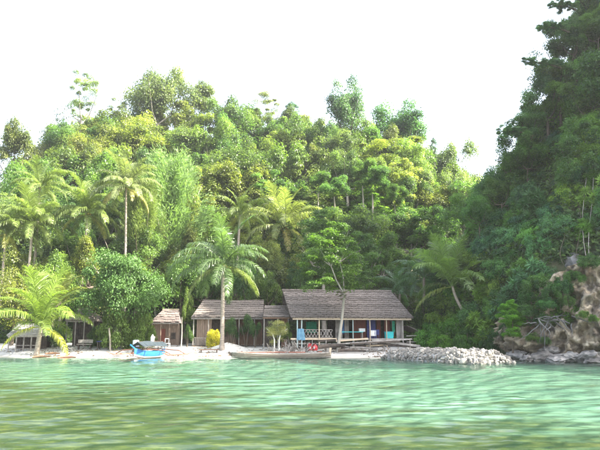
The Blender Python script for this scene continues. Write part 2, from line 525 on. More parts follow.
def crown(style, n=5200, leaf=.085):
    if style == 'broad':
        k = 52
        d = unit(rng.normal(size=(k, 3))); d[:, 2] = np.where(rng.random(k) < .75, np.abs(d[:, 2]), d[:, 2])
        r = rng.uniform(.35, .82, k)
        a_ = np.arctan2(d[:, 1], d[:, 0]); p_ = rng.uniform(0, 6.28, 3)
        r = r * (1 + .26 * np.sin(2 * a_ + p_[0]) + .2 * np.sin(3 * a_ + p_[1]) + .15 * np.sin(4 * d[:, 2] + p_[2]))
        cs = d * r[:, None] * np.array([1, 1, .55]) + np.array([0, 0, .46])
        rs = rng.uniform(.17, .36, k)
        return clump_leaves(cs, rs, n // k, leaf, flat=.62, zr=1.5)
    if style == 'lobed':                      # a few big heads with gaps between
        heads = [(math.cos(a) * rr, math.sin(a) * rr, zz) for a, rr, zz in zip(rng.uniform(0, 6.28, 9), rng.uniform(.2, .68, 9), rng.uniform(.25, .85, 9))]
        cs = []
        for hx, hy, hz in heads:
            dd = unit(rng.normal(size=(8, 3))) * rng.uniform(.12, .26)
            dd[:, 2] = np.abs(dd[:, 2]) * .7
            cs.append(np.array([hx, hy, hz]) + dd)
        cs = np.concatenate(cs)
        rs = rng.uniform(.12, .26, len(cs))
        return clump_leaves(cs, rs, n // len(cs), leaf, flat=.65, zr=1.7)
    if style == 'tall':
        k = 60
        z = rng.uniform(.08, .95, k)
        rr = np.sqrt(np.clip(1 - ((z - .5) / .52) ** 2, .05, 1)) * rng.uniform(.35, .82, k)
        a = rng.uniform(0, 6.28, k)
        cs = np.stack([np.cos(a) * rr, np.sin(a) * rr, z], 1)
        rs = rng.uniform(.13, .27, k)
        return clump_leaves(cs, rs, n // k, leaf, flat=.42, zr=3.2)
    if style == 'layered':
        cs, rs = [], []
        for z, R0, k in ((.12, .95, 20), (.34, .9, 18), (.56, .78, 16), (.76, .6, 12), (.92, .32, 6)):
            a = rng.uniform(0, 6.28, k); r = R0 * np.sqrt(rng.uniform(.05, 1, k)) * .85
            cs.append(np.stack([np.cos(a) * r, np.sin(a) * r, z + rng.normal(size=k) * .065], 1)); rs.append(rng.uniform(.12, .26, k))
        cs, rs = np.concatenate(cs), np.concatenate(rs)
        return clump_leaves(cs, rs, n // len(cs), leaf, flat=.30, up=1.0, upbias=.6, zr=1.5)
    if style == 'umbrella':
        k = 70
        a = rng.uniform(0, 6.28, k); r = np.sqrt(rng.uniform(0, 1, k)) * .86
        cs = np.stack([np.cos(a) * r, np.sin(a) * r, .82 - .5 * r ** 2 + rng.normal(size=k) * .08], 1)
        return clump_leaves(cs, rng.uniform(.08, .19, k), n // k, leaf, flat=.6, up=.8, zr=1.6)
    if style == 'airy':
        k = 42
        a = rng.uniform(0, 6.28, k); z = rng.uniform(.05, .98, k)
        r = rng.uniform(.15, .9, k) * (1.05 - .45 * z)
        cs = np.stack([np.cos(a) * r, np.sin(a) * r, z], 1)
        return clump_leaves(cs, rng.uniform(.10, .27, k), n // k, leaf, flat=.3, up=.7, zr=2.4)
    if style == 'shrub':
        k = 46
        d = unit(rng.normal(size=(k, 3))); d[:, 2] = np.abs(d[:, 2])
        r = rng.uniform(.45, .84, k)
        cs = d * r[:, None] * np.array([1, 1, .85]) + np.array([0, 0, .05])
        return clump_leaves(cs, rng.uniform(.13, .3, k), n // k, leaf, flat=.75, up=.45)
    if style == 'cascade':                    # creeper-hung shrub with drooping skirts
        k = 46
        d = unit(rng.normal(size=(k, 3))); d[:, 2] = np.abs(d[:, 2]) * .9 - .12
        r = rng.uniform(.45, .85, k)
        cs = d * r[:, None] * np.array([1, 1, .9]) + np.array([0, 0, .1])
        return clump_leaves(cs, rng.uniform(.12, .25, k), n // k, leaf, aspect=.5, flat=.8, up=.5, droop=.85)
    if style == 'spiky':                      # long strap leaves in rosettes
        k = 34
        d = unit(rng.normal(size=(k, 3))); d[:, 2] = np.abs(d[:, 2])
        cs = d * rng.uniform(.4, .8, (k, 1)) + np.array([0, 0, .05])
        per = n // k
        ci = np.repeat(np.arange(k), per)
        dd = unit(rng.normal(size=(len(ci), 3)) + np.array([0, 0, .25]))
        L = rng.uniform(.14, .3, len(ci))
        nn = unit(np.cross(dd, rng.normal(size=dd.shape)) + np.array([0, 0, .6]))
        V, F = leaf_quads(cs[ci] + dd * L[:, None] * .5, nn, L, .16, .05, T=dd)
        var = np.clip(rng.uniform(.3, .7, k)[ci] + rng.normal(size=len(ci)) * .15, 0, 1)
        return V, F, np.repeat(var, 4)
    if style == 'feather':                    # wispy upswept branchlets
        br = 130
        Ps, Ts, vs = [], [], []
        for i in range(br):
            a = rng.uniform(0, 6.28); z0 = rng.uniform(.0, .72); rr = (1 - z0) ** .7 * rng.uniform(.5, 1.0) * .95
            m = n // br
            t = rng.uniform(.1, 1, m)
            lift = .42 * (1 - z0 * .45)
            x = np.cos(a) * rr * t ** .8; y = np.sin(a) * rr * t ** .8; z = z0 + lift * t ** 1.5
            base = np.stack([x, y, z], 1) + rng.normal(size=(m, 3)) * np.array([.035, .035, .02]) * (0.5 + t[:, None])
            tdir = np.stack([np.cos(a) * rr * .6 + rng.normal(size=m) * .25, np.sin(a) * rr * .6 + rng.normal(size=m) * .25, (rng.normal(size=m) * .22 + .55 - .15 * t) * .8], 1)
            Ps.append(base); Ts.append(tdir); vs.append(np.clip(rng.uniform(.3, .7) + rng.normal(size=m) * .12, 0, 1))
        Pn, Tn, var = np.concatenate(Ps), unit(np.concatenate(Ts)), np.concatenate(vs)
        nn = unit(np.cross(Tn, rng.normal(size=Tn.shape)))
        Tn = unit(Tn + rng.normal(size=Tn.shape) * .22)
        V, F = leaf_quads(Pn, nn, rng.uniform(.05, .12, len(Pn)), .16, 0, T=Tn)
        pc = np.repeat(Pn, 4, 0); V = pc + (V - pc) * np.array([1, 1, .42])
        return V, F, np.repeat(var, 4)

def crown_mesh(style, n, leaf, mat):
    V, F, var = crown(style, n, leaf)
    return quad_mesh('crown', V, F, mat, var)

CROWNS = {
    'broad': [crown_mesh('broad', 15000, .054, M_LEAF) for _ in range(4)],
    'lobed': [crown_mesh('lobed', 14000, .054, M_LEAF) for _ in range(4)],
    'tall': [crown_mesh('tall', 13000, .068, M_LEAF) for _ in range(3)],
    'layered': [crown_mesh('layered', 14000, .052, M_LEAF) for _ in range(2)],
    'umbrella': [crown_mesh('umbrella', 12000, .042, M_LEAF) for _ in range(2)],
    'airy': [crown_mesh('airy', 12000, .048, M_LEAF) for _ in range(3)],
    'feather': [crown_mesh('feather', 40000, .1, M_NEEDLE) for _ in range(2)],
    'shrub': [crown_mesh('shrub', 9000, .068, M_LEAF) for _ in range(4)],
    'cascade': [crown_mesh('cascade', 10000, .068, M_LEAF) for _ in range(4)],
    'spiky': [crown_mesh('spiky', 3600, .2, M_GLOSSY) for _ in range(2)],
    'glossy': [crown_mesh('shrub', 38000, .036, M_GLOSSY)],
    'glossy_low': [crown_mesh('shrub', 16000, .055, M_GLOSSY)],
}

def jit(c, a=.18):
    k = 1 + random.uniform(-a, a)
    return (c[0] * k * (1 + random.uniform(-a, a) * .6), c[1] * k, c[2] * k * (1 + random.uniform(-a, a)), 1)

YEL = (.145, .195, .055); LIME = (.10, .175, .05); MID = (.085, .165, .05); OLIVE = (.125, .175, .07)  # yellow greens carry sunlight in the colour, deep greens carry shade
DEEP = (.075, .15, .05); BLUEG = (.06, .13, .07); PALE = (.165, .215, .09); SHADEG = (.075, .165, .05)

def tree(style, px, pytop, wpx, Y, label, tint, hpx=None, group=None, bark=None, name='broadleaf_tree', bare=None, lean=0.0, rot=None, cat='tree', limbs=5):
    """a tree whose crown top is seen at px, pytop; wpx wide and hpx high in the photo; stands on the slope"""
    top = P(px, pytop, Y)
    Rr = wpx / 2 * Y / FPX
    Rr *= 1.12
    Hc = (hpx if hpx else wpx * .75) * 1.3 * Y / FPX
    bx = top.x + lean
    g = G(bx, Y) - .15
    z0 = top.z - Hc
    root = thing(name, label, cat, (bx, Y, g), 0, group)
    cr = link('crown', random.choice(CROWNS[style]), root, (top.x - bx, 0, z0 - g), (0, 0, random.uniform(0, 6.28) if rot is None else rot), (Rr * random.uniform(.82, 1.2), Rr * random.uniform(.82, 1.2), Hc))
    cr.color = jit(tint)
    h = z0 - g + Hc * .3
    r0 = max(.10, min(.34, .018 * (top.z - g))) * (1 if limbs else .62)
    mb = MB()
    k = random.uniform(-.4, .4)
    dx = top.x - bx
    hh = max(h, .8)
    pts = [(dx * t + k * math.sin(PI * t) * .6, .4 * k * math.sin(PI * t), hh * t) for t in (0, .25, .5, .75, 1)]
    mb.tube(pts, [r0 * 1.35, r0, r0 * .85, r0 * .75, r0 * .55], 7)
    for i in range(limbs):
        a = i * 2.4 + random.uniform(-.4, .4)
        st = Vector(pts[3]).lerp(Vector(pts[4]), random.uniform(.5, .95))
        en = Vector((dx + math.cos(a) * Rr * .68, math.sin(a) * Rr * .68, (z0 - g) + Hc * random.uniform(.45, .8)))
        md = st.lerp(en, .5) + Vector((0, 0, -.12 * Hc))
        mb.tube([st, md, en], [r0 * .5, r0 * .36, r0 * .12], 5)
    mb.obj('trunk', bark or M_BARKD, root, smooth=True)
    return root

def shrub(style, p, Rr, Hc, label, tint, group=None, tilt=(0, 0), name='shrub', cat='shrub', stems=True):
    root = thing(name, label, cat, p, random.uniform(0, 6.28), group)
    cr = link('foliage', random.choice(CROWNS[style]), root, (0, 0, 0), (tilt[0], tilt[1], 0), (Rr, Rr, Hc))
    cr.color = jit(tint, .22)
    if stems:
        mb = MB()
        for i in range(3):
            a = i * 2.1 + random.random()
            mb.tube([(0, 0, -.2), (math.cos(a) * Rr * .2, math.sin(a) * Rr * .2, Hc * .35), (math.cos(a) * Rr * .45, math.sin(a) * Rr * .45, Hc * .7)], [.06, .045, .02], 5)
        mb.obj('stem', M_BARKD, root)
    return root

# ---- hillside forest: the trees one can pick out on the skyline and the slope
T = tree
T('airy', 84, 72, 44, 126, 'wispy open crowned tree standing tallest above the palms by the pale sky', PALE, 54, bark=M_BARK)
T('lobed', 21, 126, 56, 112, 'rounded hazy tree at the outer end of the ridge beside open sky', OLIVE, 58)
T('airy', 121, 99, 36, 128, 'sparse pale branched tree between the wispy tree and the big domed tree', PALE, 36, bark=M_BARK)
T('broad', 160, 66, 68, 128, 'big domed light green tree, the broadest on the ridge', OLIVE, 66, bark=M_BARK)
T('broad', 62, 122, 40, 120, 'small dark green tree below the wispy open crowned tree', MID, 36)
T('lobed', 194, 84, 44, 132, 'pale feathery topped tree next to the big domed tree on the ridge', OLIVE, 50)
T('broad', 226, 96, 52, 126, 'round full tree on the ridge above the feathery pale tree', LIME, 52)
T('airy', 265, 95, 46, 132, 'thin topped tree on the ridge between full round trees', PALE, 44, bark=M_BARK)
T('tall', 292, 103, 20, 130, 'small dark tuft shaped tree poking above the ridge line', BLUEG, 26)
T('lobed', 313, 122, 34, 130, 'low pale tree in the dip of the ridge beside the tall dark tree', OLIVE, 40)
T('broad', 347, 80, 44, 118, 'tall dark blue-green tree, highest above the big house', BLUEG, 62)
T('broad', 399, 105, 64, 124, 'wide umbrella crowned tree against the white sky', BLUEG, 48, bark=M_BARK)
T('tall', 433, 138, 9, 132, 'tiny tree tip standing alone in the gap of white sky', BLUEG, 16)
T('lobed', 455, 147, 52, 120, 'pale hazy tree at the low end of the ridge beside the dark promontory', OLIVE, 58)
T('broad', 372, 133, 58, 112, 'sunlit tree below the tall dark tree with bare pale trunk', LIME, 68, bark=M_BARK)
T('lobed', 408, 150, 46, 108, 'yellow-green tree below the umbrella crowned tree', YEL, 52)
T('lobed', 430, 172, 44, 100, 'speckled light green tree above the leaning dark palm', OLIVE, 50)
T('broad', 412, 208, 34, 92, 'sunlit small tree with yellow leaves above the leaning dark palm', YEL, 30)
T('broad', 96, 132, 56, 112, 'yellow-green spreading tree with pale forked limbs above the palms', YEL, 42, bark=M_BARK)
T('broad', 230, 142, 62, 104, 'broad tree with fine drooping leaves behind the two beach palms', LIME, 56)
T('broad', 140, 122, 64, 116, 'bright leafy tree under the big domed tree', YEL, 46)
T('feather', 172, 152, 86, 84, 'tall feathery pale green tree with upswept plumes', (.16, .23, .08), 96, name='feathery_tree', bark=M_BARK)
T('feather', 146, 180, 58, 80, 'lower feathery pale plume tree beside the tall one', (.17, .23, .08), 70, name='feathery_tree', bark=M_BARK)

def landmark(px):
    for lim, w in ((35, 'the outermost hut'), (75, 'the young beach palm'), (105, 'the dark little hut'), (140, 'the big glossy bush'), (175, 'the blue boat'),
                   (205, 'the reddish hut'), (240, 'the tall beach palm'), (270, 'the pale frangipani'), (300, 'the linking roof'), (335, 'the porch rail'),
                   (370, 'the forked tree'), (400, 'the blue door'), (430, 'the house gable'), (470, 'the leaning palm'), (999, 'the stone mound')):
        if px < lim: return w
TONE = [(YEL, 'yellow-green'), (LIME, 'bright green'), (MID, 'mid green'), (OLIVE, 'olive green'), (DEEP, 'deep green')]
STY = {'broad': 'round crowned tree', 'lobed': 'uneven crowned tree', 'tall': 'narrow tall tree', 'layered': 'tiered tree', 'umbrella': 'flat topped tree', 'airy': 'thin crowned tree'}
ROWS = [(137, 18, 6.8, 'along the ridge', 118), (128, 15.5, 6.6, 'near the ridge top', 118), (118, 14.5, 6.2, 'high up the slope', 128), (107, 13.5, 5.8, 'halfway up the slope', 140), (97, 12.5, 5.6, 'on the middle slope', 0),
        (88, 11, 5.2, 'low on the slope', 0), (80, 8.5, 4.6, 'at the foot of the slope', 0)]
rr = random.Random(5)
for Y, hgt, step, where, _ in ROWS:
    x0, x1 = -.50 * Y, min(.34 * Y, 13 + (Y - 75) * .62)
    x = x0 + rr.uniform(0, 3)
    while x < x1:
        y = Y + rr.uniform(-3, 3)
        style = rr.choice(('broad', 'broad', 'lobed', 'lobed', 'lobed', 'tall', 'umbrella', 'layered', 'airy'))
        u = x / y
        if u < -.12: tn = rr.choice((TONE[0], TONE[0], TONE[1], TONE[3], TONE[2]))  # sunny side of the slope: sunlight put into yellower leaf tints
        elif u < .06: tn = rr.choice((TONE[0], TONE[1], TONE[2], TONE[2], TONE[3]))
        elif Y > 92: tn = rr.choice((TONE[1], TONE[2], TONE[0], TONE[3], TONE[1]))
        else: tn = rr.choice((TONE[2], TONE[4], TONE[4], TONE[1]))  # low rows behind the house: shade put into darker leaf tints
        g = G(x, y)
        hh = hgt * rr.uniform(.78, 1.12)
        wid = step * rr.uniform(1.4, 2.1)
        px = 300 + FPX * x / (y * math.cos(PITCH) + (g + hh - CAMZ) * math.sin(PITCH))
        dz = g + hh - CAMZ
        fw = y * math.cos(PITCH) + dz * math.sin(PITCH)
        py = 225 - FPX * (dz * math.cos(PITCH) - y * math.sin(PITCH)) / fw
        lim = np.interp(px, [-20, 5, 18, 50, 80, 120, 150, 190, 230, 270, 300, 330, 350, 380, 420, 440, 470, 490, 520], [215, 195, 142, 124, 114, 108, 97, 95, 105, 108, 117, 125, 118, 122, 138, 162, 166, 190, 215])
        if px > -14:
            if py < lim: py = lim + rr.uniform(0, 26)
            tree(style, px, py, wid * FPX / y, y, '%s %s %s, above %s' % (tn[1], STY[style], where, landmark(px)), tn[0],
                 hh * (rr.uniform(.8, 1.0) if u < .03 else rr.uniform(.5, .85)) * FPX / y, group='%s %ss %s' % (tn[1], STY[style], where), bark=M_BARK if rr.random() < .45 else M_BARKD)
        x += step * rr.uniform(.62, .98)

for i, (sty, px, py, w, h, Y, tn, lab) in enumerate((
    ('lobed', 330, 128, 34, 44, 116, MID, 'tall full tree just below the tall dark blue-green tree, outer side'),
    ('broad', 356, 118, 38, 50, 118, LIME, 'light tree crown tucked under the tall dark blue-green tree'),
    ('lobed', 388, 128, 40, 50, 112, OLIVE, 'pale full tree in front of the umbrella crowned tree'),
    ('broad', 346, 150, 40, 44, 104, LIME, 'sunlit round tree above the bare pale trunks'),
    ('lobed', 384, 160, 40, 44, 102, YEL, 'sunlit yellowish tree hanging over the pair of bare trunks'),
    ('lobed', 440, 165, 36, 50, 106, LIME, 'light green tree below the tiny lone tree tip'),
    ('broad', 462, 176, 34, 46, 98, OLIVE, 'olive tree beside the promontory, under the pale hazy ridge tree'),
    ('lobed', 410, 178, 38, 46, 97, LIME, 'bright tree in the middle of the gully behind the big house'),
    ('lobed', 318, 142, 34, 44, 110, YEL, 'yellowish tree in the dip of the ridge above the glowing palm'),
    ('broad', 300, 120, 32, 40, 124, LIME, 'rounded light tree beside the small dark tuft on the ridge'),
    ('lobed', 278, 112, 36, 44, 128, OLIVE, 'soft pale tree on the ridge before the small dark tuft'),
    ('lobed', 246, 104, 34, 40, 130, LIME, 'soft light tree next to the thin topped tree on the ridge'))):
    T(sty, px, py, w, Y, lab, tn, h, bark=M_BARK)

# dark understorey with bare pale trunks, seen under the lit crowns behind the big house
for px, py, w, h, Y, lab in ((334, 176, 34, 24, 90, 'slim tree with bare pale trunk, beside the tall pale palm'), (372, 168, 40, 30, 92, 'slender tall trunk tree of the bare pair standing closest together'),
                             (362, 160, 36, 30, 93, 'thicker trunk of the close pair with a high crown'), (394, 186, 30, 22, 91, 'small crooked tree with bent limb behind the big house roof'),
                             (318, 172, 30, 24, 92, 'slim bare trunk tree with high crown near the lit palm')):
    tree('lobed', px, py, w, Y, lab, MID, h, bark=M_BARK, limbs=0)

# ---- plants at the foot of the slope behind the houses
T('layered', 324, 213, 66, 74, 'flat tiered bright green tree rising behind the big house roof', LIME, 52, bark=M_BARK)
T('layered', 362, 236, 50, 73, 'darker tiered tree behind the big house roof beside the bright one', MID, 42, bark=M_BARK)
for i, (px, py, w, h, Y, sty, tn, lab) in enumerate([
    (60, 250, 50, 60, 72, 'broad', LIME, 'bushy bright tree behind the young beach palm'),
    (18, 262, 50, 60, 70, 'broad', YEL, 'yellowish leafy tree behind the outermost hut'),
    (92, 238, 46, 50, 74, 'lobed', YEL, 'yellow leafy tree just above the big glossy bush'),
    (182, 252, 44, 50, 72, 'broad', MID, 'leafy tree between glossy bush and tall beach palm'),
    (205, 262, 40, 40, 73, 'lobed', MID, 'leafy tree behind the crown of the tall beach palm'),
    (248, 258, 44, 46, 72, 'broad', MID, 'round tree close behind the middle roof'),
    (268, 272, 34, 34, 70, 'broad', LIME, 'bright bush tree behind the linking roof'),
    (300, 262, 34, 36, 73, 'broad', DEEP, 'dark tree against the peak of the big roof'),
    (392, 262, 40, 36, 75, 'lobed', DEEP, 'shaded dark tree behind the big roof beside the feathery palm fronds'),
    (232, 215, 40, 36, 80, 'lobed', YEL, 'yellow leafy tree above the crown of the tall beach palm'),
    (262, 240, 36, 36, 78, 'broad', YEL, 'small sunlit tree under the lit palm fronds'),
    (140, 222, 50, 40, 79, 'broad', LIME, 'bright tree behind the upper edge of the big glossy bush'),
    ]):
    T(sty, px, py, w, Y, lab, tn, h)
T('glossy', 125, 238, 98, 65, 'huge rounded bush tree with dense glossy blue-green leaves on the beach', (.07, .145, .045), 58, name='glossy_bush_tree', bark=M_BARK)
# front skirts of the beach thicket
for px, py, w, h, Y, tn, lab in ((116, 300, 46, 46, 63.5, (.07, .13, .035), 'lower leafy mass of glossy leaves fronting the big bush'),
                                 (140, 302, 34, 40, 63.8, (.07, .13, .035), 'glossy leafed shrub behind the water tank and blue boat'),
                                 (187, 324, 14, 20, 65, MID, 'green shrub next to the slim pale pole'),
                                 (186, 292, 18, 20, 69.5, LIME, 'leafy shrub rising behind the end of the reddish hut roof'),
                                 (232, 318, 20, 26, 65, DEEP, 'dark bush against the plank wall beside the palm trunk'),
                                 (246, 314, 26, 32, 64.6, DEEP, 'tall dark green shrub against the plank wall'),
                                 (255, 322, 16, 24, 64, MID, 'small green plant at the corner of the plank house'),
                                 (288, 322, 16, 22, 62.6, LIME, 'bright light green plant at the corner post of the big house'),
                                 (55, 322, 24, 24, 66, DEEP, 'dark shrub behind the young beach palm'),
                                 (98, 320, 24, 24, 65, DEEP, 'shaded shrub beside the dark little hut'),
                                 (197, 309, 12, 14, 68, LIME, 'yellowish shrub at the end of the middle roof')):
    g = P(px, py + h, Y)
    shrub('glossy_low' if 'gloss' in lab else 'lobed' if h > w else 'shrub', (g.x, Y, G(g.x, Y) - .1), w / 2 * Y / FPX, P(px, py, Y).z - G(g.x, Y) + .1, lab, tn)
g = P(213.5, 340, 63)
shrub('shrub', (g.x, 63, G(g.x, 63)), .95, 2.15, 'golden yellow croton bush in front of the plank house', (.40, .40, .03), name='croton_bush', cat='bush')
# frangipani
fr = P(277, 345, 60.5)
ft = thing('frangipani', 'small frangipani with pale leaves on two white stems by the linking roof', 'small tree', (fr.x, 60.5, G(fr.x, 60.5)))
mb = MB()
for s_, e_ in ((-.25, -.5), (.2, .45)):
    mb2 = MB()
    mb2.tube([(s_, 0, -.1), (s_, 0, 1.1), (s_ + e_ * .4, .1, 1.7)], [.07, .065, .05], 7)
    for j in range(5):
        a = j * 1.26
        mb2.tube([(s_ + e_ * .3, .05, 1.55), (s_ + e_ * .5 + math.cos(a) * .4, math.sin(a) * .5, 2.0), (s_ + e_ * .7 + math.cos(a) * .5, math.sin(a) * .6, 2.15)], [.045, .035, .02], 5)
    mb2.obj('stem', M_CREAM, ft, smooth=True)
cr = link('crown', CROWNS['broad'][0], ft, (0, 0, .75), (0, 0, 1), (1.75, 1.4, 2.1)); cr.color = (.30, .32, .17, 1)

# ---- promontory plants
rp = random.Random(21)
BANDS = [(60, 'at the top of the promontory'), (130, 'high on the promontory'), (200, 'midway up the promontory'), (262, 'lower on the promontory'), (999, 'at the foot of the promontory')]
def plab(px, py):
    b = next(w for l, w in BANDS if py < l)
    s = next(w for l, w in ((470, 'above the leaning palm'), (505, 'above the stone mound'), (535, 'above the bright shrub'), (568, 'above the driftwood'), (999, 'above the pale rock')) if px < l)
    return b, s
PT = [((.085, .20, .05), 'green'), ((.11, .25, .05), 'fresh green'), ((.06, .15, .055), 'dark green'), ((.07, .18, .085), 'bluish green'), ((.145, .26, .055), 'lighter green')]
py = -22
spots = []
while py < 345:
    px = 418 + rp.uniform(0, 12)
    while px < 640:
        spots.append((px + rp.uniform(-6, 6), py + rp.uniform(-6, 6)))
        px += 19
    py += 17
for px, py in spots:
    q = hit(px, py)
    if q is None or q.z < 2.0 or q.y > 100 or float(prom_d(q.x, q.y)) < .3: continue
    rock = px > 562 and py > 246 and not (px < 575 and 285 < py < 300)
    if rock and rp.random() < .93: continue
    if 515 < px and py > 325: continue
    sty = rp.choice(('cascade', 'cascade', 'shrub', 'shrub', 'spiky') if py < 250 else ('cascade', 'shrub', 'spiky'))
    tn = rp.choice(PT)
    b, s = plab(px, py)
    sz = rp.uniform(1.4, 2.9) * (1.0 if py > 60 else 1.15) * (.8 if px > 540 and py > 180 else 1)
    kind = {'cascade': 'creeper hung shrub', 'shrub': 'dense shrub', 'spiky': 'strap leaved plant'}[sty]
    # lean outwards from the slope
    e = .6
    n = Vector((G(q.x - e, q.y) - G(q.x + e, q.y), G(q.x, q.y - e) - G(q.x, q.y + e), 2 * e)).normalized()
    root = thing('shrub', '%s %s %s, %s' % (tn[1], kind, b, s), 'shrub', q - n * .35, 0, '%s %ss %s' % (tn[1], kind, b))
    mixd = (n + Vector((0, 0, .9))).normalized()
    fo = link('foliage', rp.choice(CROWNS[sty]), root, (0, 0, 0), (0, 0, 0), (sz, sz, sz * rp.uniform(.9, 1.25)))
    fo.rotation_euler = (Matrix.Rotation(0, 3, 'X') @ mixd.to_track_quat('Z', 'Y').to_matrix() @ Matrix.Rotation(rp.uniform(0, 6.28), 3, 'Z')).to_euler()
    fo.color = jit(tn[0], .2)

# plants draped over the cliff
for px, py, Y, sz, sty, tn, lab in ((530, 296, 51.5, 1.3, 'cascade', (.05, .14, .045), 'creeper cushion hanging over the cliff behind the bright shrub'),
                                    (548, 304, 49.3, 1.0, 'shrub', (.05, .15, .05), 'round cushion plant on the ledge just above the driftwood roots'),
                                    (560, 286, 49.6, 1.3, 'cascade', (.045, .13, .05), 'hanging plant over the brow of the cliff above the driftwood'),
                                    (574, 276, 49.2, 1.0, 'cascade', (.06, .15, .04), 'hanging plant on the cliff brow beside the pale rock face'),
                                    (590, 262, 48.8, 1.1, 'shrub', (.06, .14, .04), 'shrub on top of the pale rock face at the frame edge'),
                                    (584, 314, 47.0, .6, 'cascade', (.07, .15, .04), 'narrow green tuft growing out of the pale rock face'),
                                    (594, 318, 46.4, .5, 'cascade', (.07, .15, .04), 'small green tuft on the pale rock face at the frame edge'),
                                    (533, 338, 49.6, .7, 'shrub', (.10, .17, .05), 'pale green low plant beside the bright shrub near the water'),
                                    (542, 318, 49.6, .8, 'cascade', (.04, .11, .04), 'dark hanging plant between bright shrub and driftwood roots'),
                                    (520, 322, 52.0, 1.4, 'shrub', (.04, .12, .045), 'dark shrub behind the bright shrub'),
                                    (538, 282, 51.0, 1.5, 'cascade', (.06, .15, .05), 'wide hanging plant over the cliff crest beside the grey outcrop'),
                                    (526, 310, 50.6, 1.1, 'cascade', (.06, .15, .045), 'hanging plant against the cliff at the top of the bright shrub'),
                                    (552, 292, 49.4, 1.0, 'cascade', (.07, .17, .05), 'fresh hanging plant between outcrop and driftwood roots'),
                                    (566, 300, 48.6, .8, 'cascade', (.06, .15, .05), 'small hanging plant at the inner end of the driftwood roots'),
                                    (544, 340, 48.9, .6, 'cascade', (.07, .15, .05), 'small green plant low on the cliff under the driftwood roots'),
                                    (505, 332, 53.0, 1.4, 'cascade', (.04, .12, .045), 'dark shrub above the tip of the stone mound')):
    q = P(px, py, Y)
    shrub(sty, (q.x, Y, q.z - sz * .3), sz, sz * 1.1, lab, tn, stems=False)

# trees standing out of the promontory's outline
for sty, px, pyt, w, h, Y, tn, lab in (('lobed', 590, -14, 46, 60, 68, DEEP, 'dark tree at the very top of the promontory, leaning over the frame edge'),
                                       ('lobed', 556, 22, 34, 54, 66, BLUEG, 'dark ragged tree jutting from the promontory outline'),
                                       ('broad', 538, 62, 34, 50, 65, BLUEG, 'dark tree on the promontory outline above the ragged side branches'),
                                       ('tall', 512, 122, 30, 50, 65, SHADEG, 'rounded tree on the promontory outline below the jutting branches'),
                                       ('broad', 490, 164, 32, 44, 66, SHADEG, 'shaded tree on the lower promontory outline next to the hazy ridge tree'),
                                       ('broad', 466, 190, 34, 44, 70, SHADEG, 'shaded tree where the promontory meets the ridge'),
                                       ('tall', 573, 120, 34, 70, 56, DEEP, 'very dark narrow tree hollow among creepers on the promontory'),
                                       ('lobed', 590, 60, 50, 70, 60, SHADEG, 'leafy tree high on the promontory face by the frame edge')):
    tree(sty, px + 4, pyt, w * 1.6, Y, lab, tn, h * 1.1, bark=M_BARKD)
for i, (px, py, w, Y, tn, lab) in enumerate(((596, 14, 44, 64, SHADEG, 'leafy head filling the very corner of the promontory top'), (572, 30, 42, 65, SHADEG, 'rounded leafy head just under the topmost tufted branch'),
        (556, 60, 42, 64, DEEP, 'leafy head on the outline level with the highest jutting branch'), (546, 92, 44, 64, SHADEG, 'broad leafy head on the outline under the highest jutting branch'),
        (530, 108, 34, 64, SHADEG, 'leafy head bulging out over the sky above the thin branch'), (526, 140, 46, 63, SHADEG, 'broad leafy head behind the thin midway branch'),
        (508, 150, 36, 64, SHADEG, 'leafy head bulging out over the sky below the thin branch'), (500, 176, 44, 63, SHADEG, 'leafy head low on the promontory outline'),
        (478, 196, 40, 64, SHADEG, 'lowest leafy head on the promontory outline'), (584, 86, 50, 60, SHADEG, 'large leafy head on the promontory face high by the frame edge'))):
    tree(('broad', 'lobed')[i % 2], px, py, w, Y, lab, tn, w * .72, bark=M_BARKD)
def jut(px, py, Y, dirx, L, lab):
    """a bare limb carrying tufts, sticking out from the outline"""
    p = P(px + 16, py + 6, Y)
    L *= 1.5
    root = thing('jutting_branch', lab, 'branch', p)
    mb = MB(); mb.tube([(0, 0, 0), (dirx * L * .5, -.3, L * .12), (dirx * L, -.5, L * .1)], [.12, .08, .03], 6); mb.obj('limb', M_BARKD, root)
    for t in (.15, .4, .62, .82, 1.0):
        c = link('foliage', random.choice(CROWNS['lobed']), root, (dirx * L * t, -.4 * t, L * .1 - .7), (random.uniform(-.4, .4), 0, random.uniform(0, 6)), (.95, .95, 1.2)); c.color = jit((.085, .19, .095))
jut(545, 62, 62, -1, 2.6, 'leafy branch jutting highest over the white sky from the promontory')
jut(553, 26, 62, -1, 1.9, 'short tufted branch near the top of the promontory outline')
jut(517, 130, 62, -1, 2.2, 'thin branch jutting over the white sky midway down the outline')
jut(560, 4, 62, -1, 1.6, 'topmost tufted branch against the sky')

q = P(518, 345, 49.5)
br = thing('bright_shrub', 'bright fresh green shrub by the water beside the cliff', 'shrub', (q.x, 50.6, 1.2))
for dx, dy, dz, s in ((0, 0, 1.9, 1.1), (.4, .1, .9, 1.15), (-.5, -.1, 1.2, 1.0), (.1, -.2, .1, 1.1), (-.2, .1, 2.7, .8)):
    c = link('foliage', random.choice(CROWNS['lobed']), br, (dx, dy, dz), (0, 0, dx * 9), (s, s, s * 1.25)); c.color = (.10, .26, .03, 1)
mb = MB(); mb.tube([(0, .2, -.6), (.1, .1, 1), (0, 0, 3)], [.09, .07, .03], 6); mb.obj('stem', M_BARKD, br)
